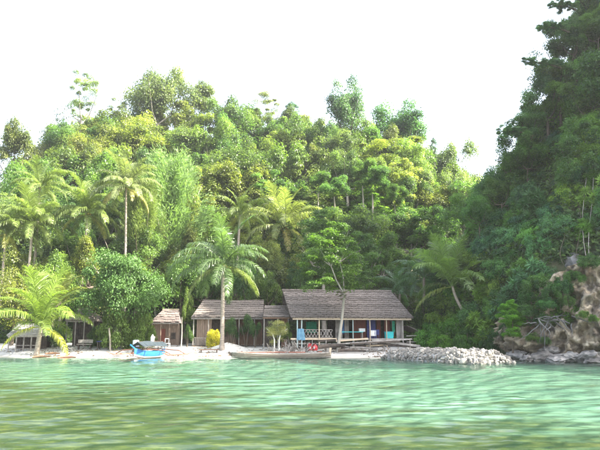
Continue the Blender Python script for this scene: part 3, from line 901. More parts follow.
# low green bushes between the big house and the mound
for px, py, w, h, Y, tn, lab in ((428, 318, 36, 30, 61, (.06, .17, .03), 'low green bush right beside the gable end of the big house'),
                            (452, 312, 40, 36, 60, (.06, .17, .03), 'taller green bush under the foot of the leaning palm'),
                            (476, 318, 36, 30, 58, (.055, .15, .03), 'green bush halfway between leaning palm and bright shrub'),
                            (440, 326, 34, 20, 58.5, (.065, .18, .03), 'low spreading bush over the house end of the stone mound'),
                            (466, 326, 36, 22, 57, (.06, .16, .03), 'low spreading bush over the middle of the stone mound'),
                            (494, 322, 34, 28, 55, (.045, .12, .03), 'darker bush near the tip of the stone mound'),
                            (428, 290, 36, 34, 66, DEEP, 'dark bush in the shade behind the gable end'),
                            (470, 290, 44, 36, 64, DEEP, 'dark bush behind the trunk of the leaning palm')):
    p = P(px, py, Y)
    g0 = G(p.x, Y)
    shrub('shrub', (p.x, Y, g0 - .1), w / 2 * Y / FPX, max(1.0, p.z - g0 + .1), lab, tn, group='low green bushes behind the stone mound')

# ---- undergrowth: ground cover on the slopes
def undergrowth():
    n = 95000
    x = rng.uniform(-75, 50, n); y = 73 + 80 * rng.random(n) ** 1.3
    n2 = 75000
    x2 = rng.uniform(10, 48, n2); y2 = rng.uniform(44, 80, n2)
    k = prom_d(x2, y2) > .2
    x = np.concatenate([x, x2[k]]); y = np.concatenate([y, y2[k]])
    z = H(x, y)
    e = .4
    nn = unit(np.stack([H(x - e, y) - H(x + e, y), H(x, y - e) - H(x, y + e), np.full(len(x), 2 * e)], 1))
    keep = ~((x > 19.5) & (y < 53) & (z < 8))
    x, y, z, nn = x[keep], y[keep], z[keep], nn[keep]
    p = np.stack([x, y, z], 1) + nn * rng.uniform(0, .7, (len(x), 1))
    V, F = leaf_quads(p, unit(nn + rng.normal(size=p.shape) * .6 + np.array([0, 0, .5])), rng.uniform(.22, .6, len(x)), .5)
    o = link('undergrowth', quad_mesh('undergrowth', V, F, M_LEAF, np.repeat(rng.random(len(x)), 4)))
    o.color = (.05, .10, .028, 1)
    tag(o, 'leafy ground cover on the wooded slopes', 'undergrowth', kind='stuff')
undergrowth()

# ------------------------------------------------------------------ palms
def frond_mesh(e0, drop, leaflets=44, hang=.5, w=.0175, llen=.235):
    mb_v, mb_f, var = [], [], []
    nseg = 14
    pts = [np.zeros(3)]; dirs = []
    for i in range(nseg):
        t = (i + .5) / nseg
        e = e0 - drop * t ** 1.4
        d = np.array([math.cos(e), 0, math.sin(e)])
        dirs.append(d); pts.append(pts[-1] + d / nseg)
    pts = np.array(pts)
    mb = MB()
    mb.tube([tuple(p) for p in pts], [.011 * (1 - .8 * i / nseg) + .001 for i in range(nseg + 1)], 4)
    V = [np.array(mb.v)]; F = [f for f in mb.f if len(f) == 4]
    vv = [.9] * len(mb.v)
    b = len(mb.v)
    lv = []
    for i in range(leaflets):
        t = .10 + .90 * (i + .5) / leaflets
        f = t * nseg; j = min(int(f), nseg - 1)
        p = pts[j] + (pts[j + 1] - pts[j]) * (f - j)
        d = dirs[j]
        up = np.array([-d[2], 0, d[0]])
        L = llen * math.sin(PI * (.10 + .86 * t)) ** .55 * rng.uniform(.88, 1.1)
        for sd in (-1, 1):
            side = np.array([0, sd, 0])
            out = unit(side * 1.0 + d * (.45 + .6 * t) + up * .25 + rng.normal(size=3) * .06)
            p1 = p + out * L * .5
            out2 = unit(out * (1 - hang) + np.array([0, 0, -1]) * hang * 1.3 + rng.normal(size=3) * .08)
            p2 = p1 + out2 * L * .5
            wd = unit(d + rng.normal(size=3) * .25) * w
            q = [p - wd * .5, p + wd * .5, p1 + wd * .5, p1 - wd * .5, p2 + wd * .12, p2 - wd * .12]
            lv += q
            F += [(b, b + 1, b + 2, b + 3), (b + 3, b + 2, b + 4, b + 5)]
            r = float(np.clip(.5 + rng.normal() * .2, 0, 1)); vv += [r] * 6
            b += 6
    V.append(np.array(lv))
    return quad_mesh('frond', np.concatenate(V), np.array(F), M_FROND, np.array(vv))

FR = [frond_mesh(R(82), R(50), hang=.2), frond_mesh(R(62), R(88), hang=.45), frond_mesh(R(38), R(95), hang=.6), frond_mesh(R(12), R(85), hang=.7), frond_mesh(R(-20), R(62), hang=.75)]
FR2 = [frond_mesh(R(84), R(42), hang=.2), frond_mesh(R(66), R(70), hang=.35), frond_mesh(R(44), R(85), hang=.5), frond_mesh(R(20), R(80), hang=.65), frond_mesh(R(-12), R(60), hang=.75)]

def palm(px, py, Y, L, nf, label, tint, base=None, tiers=(.12, .26, .28, .2, .14), r=.17, name='coconut_palm', nuts=0, seed=1, group=None, bend=0.0, ybase=None, short=False):
    """crown centre seen at px,py; base = (px, py) of the foot where it can be seen"""
    rq = random.Random(seed)
    c = P(px, py, Y)
    if base: bx = P(base[0], base[1], Y).x
    else: bx = c.x + rq.uniform(-.6, .6)
    g = G(bx, Y) - .1
    root = thing(name, label, 'palm', (bx, Y, g), 0, group)
    cz = c.z - g; dx = c.x - bx
    mb = MB()
    K = 12
    pts, rad = [], []
    for i in range(K + 1):
        t = i / K
        pts.append((dx * t ** 1.3 + bend * math.sin(PI * t), 0.1 * math.sin(3 * t), cz * t))
        rad.append(r * (1.5 if i == 0 else 1.12 - .35 * t))
    mb.tube(pts, rad, 9)
    mb.obj('trunk', M_PALMBARK, root, smooth=True)
    a = rq.uniform(0, 6)
    counts = []
    for i in range(nf):
        u = (i + .5) / nf
        acc = 0
        for ti, w in enumerate(tiers):
            acc += w
            if u <= acc + 1e-6: break
        a += 2.39996 + rq.uniform(-.25, .25)
        me = (FR2 if short else FR)[ti]
        s = L * rq.uniform(.85, 1.1) * (.8 if ti == 4 else 1)
        f = link('frond', me, root, (dx + .12 * math.cos(a), .12 * math.sin(a), cz - .05 - .06 * ti), (rq.uniform(-.25, .25), rq.uniform(-.15, .15), a), (s, s, s))
        k = rq.uniform(.8, 1.2)
        col = tint if ti < 4 or rq.random() < .5 else (tint[0] * 1.5, tint[1] * 1.15, tint[2])
        f.color = (col[0] * k, col[1] * k, col[2] * k, 1)
    for i in range(nuts):
        b = i * 1.3
        m2 = MB()
        for th in range(4):
            pass
        link('coconut', NUT, root, (dx + .3 * math.cos(b), .3 * math.sin(b), cz - .35 - .1 * (i % 2)), (0, 0, b), (.13, .13, .16))
    return root
bpy_me = bpy.data.meshes.new('coconut')
import bmesh
bm = bmesh.new(); bmesh.ops.create_icosphere(bm, subdivisions=2, radius=1); bm.to_mesh(bpy_me); bm.free()
bpy_me.materials.append(surf('coconut_husk', (.16, .13, .04), (.3, .22, .06), 3, .6))
NUT = bpy_me

PY = (.135, .185, .055); PP = (.165, .205, .09)  # frond tints for the sunlit palms, sunlight put into the colour
palm(41, 324, 60.5, 5.7, 20, 'young yellow-green palm fanning out from a short leaning trunk on the beach', (.135, .195, .04), base=(37, 346), r=.24, tiers=(.22, .3, .24, .14, .1), seed=3, name='beach_palm', short=True)
palm(223, 263, 61, 5.6, 24, 'tall beach palm with drooping dark fronds and straight grey trunk', (.075, .125, .05), base=(222, 346), r=.2, tiers=(.14, .16, .24, .24, .22), nuts=6, seed=5)  # darker tint, the shade on this palm put into its colour
palm(33, 222, 76, 5.6, 28, 'sunlit yellow palm above the young beach palm', PY, tiers=(.16, .2, .26, .22, .16), seed=7, nuts=5)
palm(88, 212, 76.5, 5.2, 28, 'yellow palm with tidy round crown over the big glossy bush', PY, tiers=(.16, .2, .24, .22, .18), seed=8, nuts=5)
palm(126, 186, 77, 5.2, 28, 'tall slim palm with pale hanging fronds and bare white trunk', PP, base=(128, 240), tiers=(.14, .2, .24, .22, .2), seed=9, r=.16)
palm(40, 186, 79, 4.8, 20, 'higher palm rising behind the sunlit yellow palm', PY, tiers=(.16, .24, .26, .2, .14), seed=10)
palm(6, 232, 75, 5.0, 20, 'palm half cut by the photo edge beside the sunlit yellow palm', PY, seed=12)
palm(285, 226, 87, 6.8, 28, 'glowing light palm with skirt of hanging fronds above the linking roof', (.19, .23, .08), base=(286, 284), tiers=(.15, .2, .22, .2, .23), nuts=5, seed=13)  # frond tint raised to stand in for sunlight
palm(240, 214, 76, 4.4, 16, 'small yellow palm between the tall beach palm and the glowing one', PY, seed=14)
palm(452, 284, 62, 5.6, 20, 'leaning shaded palm with tall fanned fronds above the low bushes', (.10, .17, .05), base=(464, 314), tiers=(.3, .32, .2, .12, .06), seed=15, bend=-.25, short=True, r=.15)
palm(424, 276, 67, 4.4, 16, 'small dark palm behind the gable end of the big house', (.06, .13, .06), seed=16, tiers=(.15, .25, .3, .2, .1))
palm(400, 292, 70, 3.6, 14, 'short dark palm peeping over the end of the big roof', (.06, .13, .06), seed=18, tiers=(.2, .3, .3, .2, 0))
palm(60, 300, 67, 3.8, 14, 'low palm tuft behind the young beach palm', (.13, .16, .04), seed=19, tiers=(.3, .3, .2, .2, 0))

# ------------------------------------------------------------------ forked tree in front of the big house
YF = 59.6
p0, p1, pl, pr = P(337, 343, YF), P(344.5, 294, YF), P(331, 266, YF), P(340, 262, YF + .5)
ftree = thing('forked_tree', 'pale forked tree leaning in front of the big house with a spreading crown', 'tree', (p0.x, YF, G(p0.x, YF)))
o0 = Vector((p0.x, YF, G(p0.x, YF)))
mb = MB()
mid = p0.lerp(p1, .5) + Vector((.12, 0, 0))
mb.tube([o0 - o0 + Vector((0, 0, -.2)), mid - o0, p1 - o0], [.17, .13, .11], 9)
mb.tube([p1 - o0 - Vector((0, 0, .1)), p1.lerp(pl, .5) - o0 + Vector((-.15, 0, 0)), pl - o0, pl - o0 + Vector((-1.0, .4, 1.6))], [.085, .07, .05, .02], 7)
mb.tube([p1 - o0 - Vector((0, 0, .1)), p1.lerp(pr, .5) - o0 + Vector((.1, .1, 0)), pr - o0, pr - o0 + Vector((.9, .5, 1.8))], [.085, .07, .05, .02], 7)
for a in range(6):
    st = (pl if a % 2 else pr) - o0
    mb.tube([st, st + Vector((math.cos(a) * 1.0, math.sin(a) * .9, .7)), st + Vector((math.cos(a) * 2.1, math.sin(a) * 1.8, 1.2))], [.06, .045, .015], 5)
mb.obj('trunk', surf('smooth_pale_bark', (.26, .24, .20), (.42, .39, .33), 2.5, .85, (1, 1, .4), .3), ftree, smooth=True)
cc = P(333, 290, YF) - o0
c = link('crown', CROWNS['layered'][0], ftree, cc, (0, 0, .6), (4.3, 3.6, 6.4)); c.color = (.075, .15, .03, 1)
c = link('crown', CROWNS['airy'][1], ftree, P(342, 300, YF) - o0, (0, 0, .6), (.7, .7, .9)); c.color = (.09, .12, .03, 1)

# ------------------------------------------------------------------ buildings
def thatch_slope(parent, a, b, c, d, n, mat, seg=.45, name='thatch_course', thick=.05):
    """overlapping ragged courses over the slope a-b (eave) d-c (ridge); each course is an object"""
    a, b, c, d = map(Vector, (a, b, c, d))
    nrm = (b - a).cross(d - a).normalized()
    for i in range(n):
        t0, t1 = i / n, min(1.0, (i + 1.55) / n)
        L0, R0 = a.lerp(d, t0), b.lerp(c, t0)
        L1, R1 = a.lerp(d, t1), b.lerp(c, t1)
        wdt = (R0 - L0).length
        k = max(2, int(wdt / seg))
        mb = MB()
        sag = random.uniform(-.02, .02)
        for j in range(k):
            u0, u1 = j / k, (j + 1) / k
            h0 = .06 + random.uniform(0, .06)
            ext = random.uniform(-.10, .07)
            dn = (L0 - L1).normalized()
            q0, q1 = L0.lerp(R0, u0) + dn * ext + nrm * h0, L0.lerp(R0, u1) + dn * (ext + random.uniform(-.05, .05)) + nrm * h0
            q2, q3 = L1.lerp(R1, u1) + nrm * .015, L1.lerp(R1, u0) + nrm * .015
            e0, e1 = q0 - nrm * thick, q1 - nrm * thick
            mb.add([q0, q1, q2, q3, e0, e1], [(0, 1, 2, 3), (4, 5, 1, 0)])
        mb.obj(name, mat, parent)

def slab(mb, a, b, c, d, th=.05, mi=0):
    a, b, c, d = map(Vector, (a, b, c, d))
    n = (b - a).cross(d - a).normalized() * th
    mb.add([a - n, b - n, c - n, d - n, a, b, c, d], [(3, 2, 1, 0), (4, 5, 6, 7), (0, 1, 5, 4), (1, 2, 6, 5), (2, 3, 7, 6), (3, 0, 4, 7)], mi)

# ---- the big house
YH = 61.4
RZ = R(7)
e0 = P(292, 317.5, YH)
gz = G(5, 63)
house = thing('beach_house', 'large stilted wooden house with open porch and long weathered thatch roof', 'house', (e0.x, YH, gz), RZ)
HW = 12.1
ez = e0.z - gz            # eave height over ground
rz_ = P(288, 290.5, YH + 4).z - gz
dz0 = P(292, 338.5, YH).z - gz     # deck top
rf = MB()
slab(rf, (-.15, -.25, ez), (HW + .15, -.25, ez), (HW - .9, 4.2, rz_), (-.55, 4.2, rz_))
slab(rf, (HW - .9, 4.2, rz_ - .003), (HW + .15, 8.6, ez), (-.15, 8.6, ez), (-.55, 4.2, rz_ - .003), .05)
roof = rf.obj('roof', M_THATCH, house)
roof_f = thatch_slope(roof, (-.15, -.25, ez), (HW + .15, -.25, ez), (HW - .9, 4.2, rz_), (-.55, 4.2, rz_), 13, M_THATCH, .24)
mb = MB(); mb.tube([(-.6, 4.2, rz_ + .05), (5, 4.2, rz_ + .03), (HW - .85, 4.2, rz_ + .05)], .13, 7); mb.obj('ridge_cap', M_THATCH, roof)
mb = MB(); mb.box((HW / 2, -.1, ez - .13), (HW - .1, .09, .17)); mb.obj('eave_beam', M_WOODLT, house)
mb = MB()
for x_ in np.arange(.3, HW, .75): mb.beam((x_, -.2, ez - .06), (x_, 4.1, rz_ - .12), .06, .08)
mb.obj('rafters', M_WOODDK, house)['kind'] = 'stuff'
# gable walls of woven thatch
for gx_, nm in ((.05, 'gable'), (HW - .6, 'gable')):
    mb = MB(); mb.add([(gx_, .15, ez - .1), (gx_, 8.3, ez - .1), (gx_, 4.2, rz_ - .15), (gx_ + .06, .15, ez - .1), (gx_ + .06, 8.3, ez - .1), (gx_ + .06, 4.2, rz_ - .15)],
                           [(0, 1, 2), (5, 4, 3), (0, 3, 4, 1), (1, 4, 5, 2), (2, 5, 3, 0)])
    mb.obj('gable', M_WOODDK, house)
def hx(px):   # local x along the porch front for a photo column
    return (P(px, 330, YH).x - e0.x) / math.cos(RZ) * (1 + .012 * (px - 292) / 100)
# deck of planks running along the front
dm = MB(); dm.box((HW / 2, 4.0, dz0 - .12), (HW - .2, 7.2, .10)); dm.obj('deck', M_WOODBR, house)
bm_ = MB(); bm_.box((hx(314), .22, dz0 - .04), (hx(337) - hx(291), .1, .16)); bm_.obj('edge_board', M_WOODLT, house)
bm_ = MB(); bm_.box((hx(374), .25, dz0 - .06), (hx(410) - hx(339), .1, .14)); bm_.obj('edge_board', M_WOODGR, house)
for px_, m_, w_ in ((297.5, M_POLE, .12), (302, M_POLE, .11), (319.5, M_WOODLT, .12), (353.5, M_POLE, .10), (370.5, M_WOODLT, .13), (387.5, M_WOODLT, .11), (404, M_WOODGR, .14)):
    mb = MB(); mb.tube([(hx(px_), .12, dz0 - .9), (hx(px_) + random.uniform(-.03, .03), .12, (dz0 + ez) / 2), (hx(px_), .12, ez - .215)], w_ / 2, 8); mb.obj('post', m_, house)
for x_ in (.3, 2.4, 4.6, 6.6, 8.8, 10.8):
    for y_ in (.7, 3.8, 7.0):
        mb = MB(); mb.tube([(x_, y_, -.3), (x_ + .03, y_, dz0 - .175)], .09, 7); mb.obj('stilt', M_WOODDK, house)
# lattice porch rail on the open bay
mb = MB()
xa, xb = hx(303.5), hx(333)
for z_ in (dz0 + .12, dz0 + .86): mb.box(((xa + xb) / 2, .3, z_), (xb - xa, .05, .06))
for i in range(9):
    x_ = xa + (xb - xa) * i / 9; w_ = (xb - xa) / 9
    mb.beam((x_, .3, dz0 + .16), (x_ + w_, .3, dz0 + .82), .025, .05); mb.beam((x_, .335, dz0 + .82), (x_ + w_, .335, dz0 + .16), .025, .05)
mb.obj('lattice_rail', M_WOODGR, house)
# back and inner walls of upright boards, with door openings
def boards(parent, x0, x1, y_, z0, z1, mat, name='board_wall', w=.22, gap=.02, th=.05):
    mb = MB(); x = x0
    while x < x1 - .02:
        ww = min(w * random.uniform(.85, 1.15), x1 - x)
        mb.box((x + ww / 2, y_ + random.uniform(-.012, .012), (z0 + z1) / 2), (ww - gap, th, z1 - z0)); x += ww
    return mb.obj(name, mat, parent)
wy_ = 2.0
boards(house, hx(339), hx(344), wy_, dz0, ez + .5, M_WOODGR)
boards(house, hx(348.5), hx(353), wy_, dz0, ez + .5, M_WOODGR)
boards(house, hx(358), hx(371), wy_, dz0, ez + .5, M_WOODRED)
boards(house, hx(382), hx(386.5), wy_, dz0, ez + .5, M_WOODRED)
boards(house, hx(390), hx(396), wy_, dz0, ez + .5, M_WOODRED)
boards(house, hx(398.5), hx(406), .6, dz0, ez + .1, M_WOODGR)
boards(house, hx(339), hx(409), 6.8, dz0, ez + .3, M_WOODDK)
boards(house, hx(294), hx(338), 6.9, dz0, dz0 + .9, M_WOODDK, 'low_back_wall')
for px_ in (308, 316, 326): 
    mb = MB(); mb.box((hx(px_), 6.8, (dz0 + ez) / 2 + .1), (.1, .1, ez - dz0 + .2)); mb.obj('back_post', M_WOODBR, house)
mb = MB(); mb.box((hx(376.5), wy_ + .05, dz0 + .95), (hx(381) - hx(372), .05, 1.9)); dr = mb.obj('door', surf('blue_door_paint', (.035, .04, .16), (.07, .08, .26), 3, .6, None, .1), house)
mb = MB(); mb.box((hx(373), wy_ + .0, dz0 + .95), (.05, .04, .1)); mb.obj('handle', M_WOODGR, dr)
mb = MB(); mb.box((hx(346.3), wy_ + .05, dz0 + 1.15), (hx(348.2) - hx(344.2), .04, 1.4)); mb.obj('shutter', surf('blue_shutter', (.02, .06, .16), (.05, .12, .26), 3, .6, None, .1), house)
mb = MB(); mb.box((hx(397), 1.0, dz0 + 1.2), (.28, .04, 1.1)); mb.obj('curtain', M_GREENP, house)
# low side store on the gable end
mb = MB(); slab(mb, (HW - .4, -.1, ez - .75), (HW + .9, -.1, ez - 1.35), (HW + .9, 4, ez - 1.35), (HW - .4, 4, ez - .75)); so = mb.obj('lean_to_roof', M_THATCH, house)
mb = MB()
for z_ in (dz0 - .35, dz0 + .25): mb.beam((HW - .5, .2, z_), (HW + .85, .3, z_ + .05), .07, .09)
mb.tube([(HW + .75, .3, -.3), (HW + .75, .3, ez - 1.4)], .06, 6); mb.obj('lean_to_frame', M_WOODGR, house)

def on_house(lx, ly, lz):
    return house.matrix_basis @ Vector((lx, ly, lz))
bpy.context.view_layer.update()
HM = Matrix.Translation((e0.x, YH, gz)) @ Matrix.Rotation(RZ, 4, 'Z')
# porch things
t = thing('porch_table', 'long turquoise topped table on the porch near the forked tree', 'table', HM @ Vector((hx(354), 1.15, dz0 - .07)), RZ)
mb = MB(); mb.box((0, 0, .72), (2.3, .7, .06)); mb.obj('tabletop', M_TEAL, t)
for sx in (-1, 1):
    for sy in (-1, 1):
        mb = MB(); mb.box((sx * 1.05, sy * .28, .345), (.07, .07, .69)); mb.obj('leg', M_WOODGR, t)
tag(MB().box((0, 0, .16), (.62, .4, .32)).obj('white_box', M_WHITE, None, HM @ Vector((hx(364.5), 1.1, dz0 - .07 + .75)), (0, 0, RZ)), 'white box standing on the end of the turquoise porch table', 'box')
t = thing('storage_bin', 'turquoise plastic bin with lid by the end porch post', 'bin', HM @ Vector((hx(391), .62, dz0 - .07)), RZ)
MB().box((0, 0, .34), (.78, .5, .68), taper=1.08).obj('body', M_TEAL, t)
MB().box((0, 0, .72), (.9, .6, .08)).obj('lid', M_TEAL, t)
def chair(px_, ly, rot, mat, lab):
    t = thing('chair', lab, 'chair', HM @ Vector((hx(px_), ly, dz0 - .07)), RZ + rot, 'chairs on the porch')
    MB().box((0, 0, .44), (.46, .46, .05)).obj('seat', mat, t)
    MB().box((0, .22, .72), (.44, .04, .46)).obj('backrest', mat, t)
    for sx in (-1, 1):
        for sy in (-1, 1): MB().box((sx * .19, sy * .19, .207), (.045, .045, .414)).obj('leg', mat, t)
chair(376, .75, 2.6, M_NAVY, 'dark blue chair in front of the blue door')
chair(379.5, 1.2, 3.4, M_NAVY, 'dark chair pushed close to the blue door')
chair(308, 1.6, 1.0, M_WOODDK, 'dark wooden chair behind the lattice porch rail')
chair(328, 1.4, -.6, M_WOODGR, 'grey chair behind the lattice rail next to the forked tree')
mb = MB()
for i in range(6):
    x0_, x1_ = -.3 + i * .1, -.2 + i * .1
    ya, yb = .04 * math.sin(i * 1.7), .04 * math.sin((i + 1) * 1.7)
    mb.add([(x0_, ya, 0), (x1_, yb, 0), (x1_, yb - .03, .55), (x0_, ya - .03, .55)], [(0, 1, 2, 3)])
tag(mb.obj('pillow', M_WHITE, None, HM @ Vector((hx(374.5), .45, dz0 + .25)), (0, 0, RZ)), 'white cloth over the blue chair by the door', 'cloth')
mb = MB()
for i in range(8):
    x0_, x1_ = i * .11, (i + 1) * .11
    ya, yb = .05 * math.sin(i * 1.9), .05 * math.sin((i + 1) * 1.9)
    mb.add([(x0_, ya, random.uniform(-.1, 0)), (x1_, yb, random.uniform(-.1, 0)), (x1_ * .7 + .1, yb, 1.05), (x0_ * .7 + .1, ya, 1.05)], [(0, 1, 2, 3)])
tag(mb.obj('hanging_cloth', M_BLUEC, None, HM @ Vector((hx(296.5), .0, dz0 - .1)), (0, 0, RZ)), 'faded blue cloth hung between the two pale corner posts', 'cloth')
mb = MB()
for i in range(7):
    x0_, x1_ = i * .16, (i + 1) * .16
    mb.add([(x0_, .05 * math.sin(i * 2), 0), (x1_, .05 * math.sin(i * 2 + 2), 0), (x1_, .03 * math.sin(i * 2 + 2), 1.2), (x0_, .03 * math.sin(i * 2), 1.2)], [(0, 1, 2, 3)])
tag(mb.obj('green_curtain', M_GREENP, None, HM @ Vector((hx(312), 4.4, dz0 + .55)), (0, 0, RZ)), 'green cloth hung across the open bay behind the lattice rail', 'cloth')

# landing stage of poles in front of the deck
YL = 59.9
ls = thing('landing_stage', 'rough landing stage of poles and boards along the front of the big house', 'landing stage', (0, YL, G(5, YL)))
gl = G(5, YL)
def lp(px, py, dy=0): 
    q = P(px, py, YL + dy); return (q.x, dy, q.z - gl)
for (a, b, w, m_) in (((322, 345), (412, 339), .12, M_WOODGR), ((336, 341), (368, 338.6), .16, M_WOODLT), ((366, 346), (386, 345), .12, M_WOODLT), ((330, 349), (386, 344), .16, M_WOODDK),
                      ((372, 340), (420, 346), .2, M_WOODGR), ((378, 343), (416, 348), .18, M_WOODDK), ((350, 344), (400, 341), .14, M_WOODDK), ((318, 341), (336, 340), .2, M_WOODDK)):
    mb = MB(); mb.beam(lp(*a, random.uniform(-.5, .5)), lp(*b, random.uniform(-.5, .5)), .22, w); mb.obj('board', m_, ls)
for px_ in (326, 340, 354, 369, 384, 398, 410):
    q = lp(px_, 341)
    mb = MB(); mb.tube([(q[0], 0, -.4), (q[0], 0, q[2] + .05)], .07, 6); mb.obj('pile', M_WOODGR, ls)
# logs on the sand below
for i, (pxa, pya, pxb, pyb, Yl, r_, m_, lab) in enumerate(((338, 350.5, 366, 351, 59, .14, M_WOODDK, 'dark driftwood log lying on the sand before the landing stage'),
                                              (318, 347, 345, 345, 59.3, .2, M_WOODDK, 'thick dark log beside the red containers'),
                                              (350, 347.5, 378, 349, 59.5, .12, M_WOODGR, 'grey log under the landing stage'),
                                              (333, 345, 352, 348, 59.6, .1, M_WOODGR, 'thin grey log at the foot of the forked tree'))):
    a, b = P(pxa, pya, Yl), P(pxb, pyb, Yl)
    a.z = max(a.z, G(a.x, Yl) + r_ * .7); b.z = max(b.z, G(b.x, Yl) + r_ * .7)
    mb = MB(); mb.tube([a, a.lerp(b, .4) + Vector((0, .05, .04)), b], [r_, r_ * .9, r_ * .65], 8)
    tag(mb.obj('log', m_, None, smooth=True), lab, 'log')

# ---- linking roof and the long middle house
YM = 65.5
a0 = P(191.5, 317.5, YM); gm = G(-8, YM)
mh = thing('plank_house', 'long low plank house under a sagging thatch roof behind the tall palm', 'house', (a0.x, YM, gm), R(2))
Wm = P(263, 317, YM).x - a0.x; em = a0.z - gm; rm = P(200, 301, YM + 3).z - gm
xl = P(204, 301, YM + 3).x - a0.x
rf = MB(); slab(rf, (0, -.3, em), (Wm, -.3, em), (Wm, 3, rm), (xl, 3, rm)); slab(rf, (Wm, 3, rm - .003), (Wm, 6.3, em), (0, 6.3, em), (xl, 3, rm - .003))
rf.add([(0, 6.3, em - .06), (0, -.3, em - .06), (xl, 3, rm - .06)], [(0, 1, 2)])
mroof = rf.obj('roof', M_THATCH, mh)
thatch_slope(mroof, (0, -.3, em), (Wm, -.3, em), (Wm, 3, rm), (xl, 3, rm), 8, M_THATCH, .42)
mb = MB(); mb.tube([(xl, 3, rm + .05), (Wm * .6, 3, rm - .02), (Wm, 3, rm + .06)], .11, 7); mb.obj('ridge_cap', M_THATCH, mroof)
MB().box((Wm / 2, -.2, em - .12), (Wm - .05, .08, .12)).obj('eave_beam', M_WOODGR, mh)
boards(mh, .5, 2.1, .5, .2, em - .05, M_WOODPK, w=.2)
boards(mh, 2.95, 4.7, .5, .2, em - .05, M_WOODPK, w=.2)
boards(mh, 4.75, Wm - .1, .9, .2, em - .05, M_WOODBR, w=.24)
boards(mh, 2.1, 2.95, 1.3, .2, em - .05, M_WOODDK)
boards(mh, .2, Wm - .1, 5.8, 0, em - .05, M_WOODDK, 'back_wall', w=.6)
for x_ in (.25, 1.8, 3.4, 5.0, 6.6): 
    mb = MB(); mb.tube([(x_, -.05, -.3), (x_, -.05, em - .18)], .055, 6); mb.obj('post', M_WOODGR, mh)
mb = MB(); x_ = .2
mb.box((1.4, -.1, .95), (2.6, .05, .07))
while x_ < 2.7: mb.box((x_, -.1, .5), (.06, .03, .86)); x_ += .15
mb.obj('picket_rail', M_WOODGR, mh)
MB().box((Wm / 2, .5, .1), (Wm - .2, 1.4, .18)).obj('porch_floor', M_WOODDK, mh)
MB().box((3.4, .42, 1.35), (.55, .06, .6)).obj('window', M_WOODDK, mh)

YK = 63.2
k0 = P(263, 317, YK); gk = G(-3, YK)
kh = thing('linking_shed', 'small thatched shed linking the plank house and the big house', 'shed', (k0.x, YK, gk), R(3))
Wk = P(291, 317, YK).x - k0.x - .15; ek = k0.z - gk; rk = P(270, 305.5, YK + 2.2).z - gk
rf = MB(); slab(rf, (0, -.3, ek), (Wk, -.3, ek), (Wk, 2.2, rk), (.15, 2.2, rk)); slab(rf, (Wk, 2.2, rk - .003), (Wk, 4.6, ek), (0, 4.6, ek), (.15, 2.2, rk - .003))
kroof = rf.obj('roof', M_THATCH, kh)
thatch_slope(kroof, (0, -.3, ek), (Wk, -.3, ek), (Wk, 2.2, rk), (.15, 2.2, rk), 6, M_THATCH, .4)
MB().box((Wk / 2, -.22, ek - .11), (Wk, .07, .10)).obj('eave_beam', M_WOODBR, kh)
boards(kh, .1, 1.2, 1.6, 0, ek - .05, M_WOODDK); boards(kh, 1.9, Wk - .1, 1.2, 0, ek - .05, M_WOODBR); boards(kh, .1, Wk, 4.3, 0, ek - .05, M_WOODDK, 'back_wall', w=.5)
for x_ in (.12, 1.5, Wk - .12):
    mb = MB(); mb.tube([(x_, -.1, -.3), (x_, -.1, ek - .17)], .05, 6); mb.obj('post', M_WOODGR, kh)

# ---- small huts
def hut(px0, px1, pye, pyr, Y, depth, name, label, rmat, wmat, inset=(.35, .35), courses=5, open_front=False, nposts=4, rot=0.0, light=None):
    a = P(px0, pye, Y); g = G(a.x, Y)
    W = P(px1, pye, Y).x - a.x; e = a.z - g; r = P(px0, pyr, Y + depth / 2).z - g
    t = thing(name, label, 'hut', (a.x, Y, g), rot)
    rf = MB()
    l, rr_ = inset[0], W - inset[1]
    slab(rf, (0, -.25, e), (W, -.25, e), (rr_, depth / 2, r), (l, depth / 2, r)); slab(rf, (rr_, depth / 2, r - .003), (W, depth + .25, e), (0, depth + .25, e), (l, depth / 2, r - .003))
    rf.add([(0, depth + .25, e - .06), (0, -.25, e - .06), (l, depth / 2, r - .06)], [(0, 1, 2)]); rf.add([(W, -.25, e - .06), (W, depth + .25, e - .06), (rr_, depth / 2, r - .06)], [(0, 1, 2)])
    ro = rf.obj('roof', rmat, t)
    thatch_slope(ro, (0, -.25, e), (W, -.25, e), (rr_, depth / 2, r), (l, depth / 2, r), courses, rmat, .38)
    mb = MB(); mb.tube([(l - .05, depth / 2, r + .04), (rr_ + .05, depth / 2, r + .04)], .09, 6); mb.obj('ridge_cap', light or rmat, ro)
    for i in range(nposts):
        x_ = .15 + (W - .3) * i / (nposts - 1)
        mb = MB(); mb.box((x_, -.05, (e - .1) / 2 - .05), (.11, .09, e)); mb.obj('post', M_WOODGR if light is None else M_WOODPK, t)
    MB().box((W / 2, -.12, e - .1), (W - .1, .06, .12)).obj('eave_beam', M_WOODGR, t)
    boards(t, .1, W - .1, depth * (.6 if open_front else .25), 0, e - .02, wmat)
    boards(t, .05, W - .05, depth, 0, e - .02, M_WOODDK, 'back_wall', w=.6)
    return t, W, e
h1, W1, e1 = hut(8, 41, 335.5, 325, 62.5, 3.0, 'pale_roof_hut', 'low open hut with pale roof at the outer end of the beach', M_THATCHP, M_WOODDK, (.3, .3), 4, True, 5)
mb = MB()
for z_ in (.28, .62): mb.box((W1 / 2, -.02, z_), (W1 - .3, .04, .06))
mb.obj('rail', M_WOODGR, h1)
h2, W2, e2 = hut(66, 95, 320.5, 307.5, 66, 3.2, 'small_dark_hut', 'small dark hut with grey pointed roof half hidden by palm fronds', M_THATCH, M_WOODDK, (1.35, 1.2), 5, True, 4)
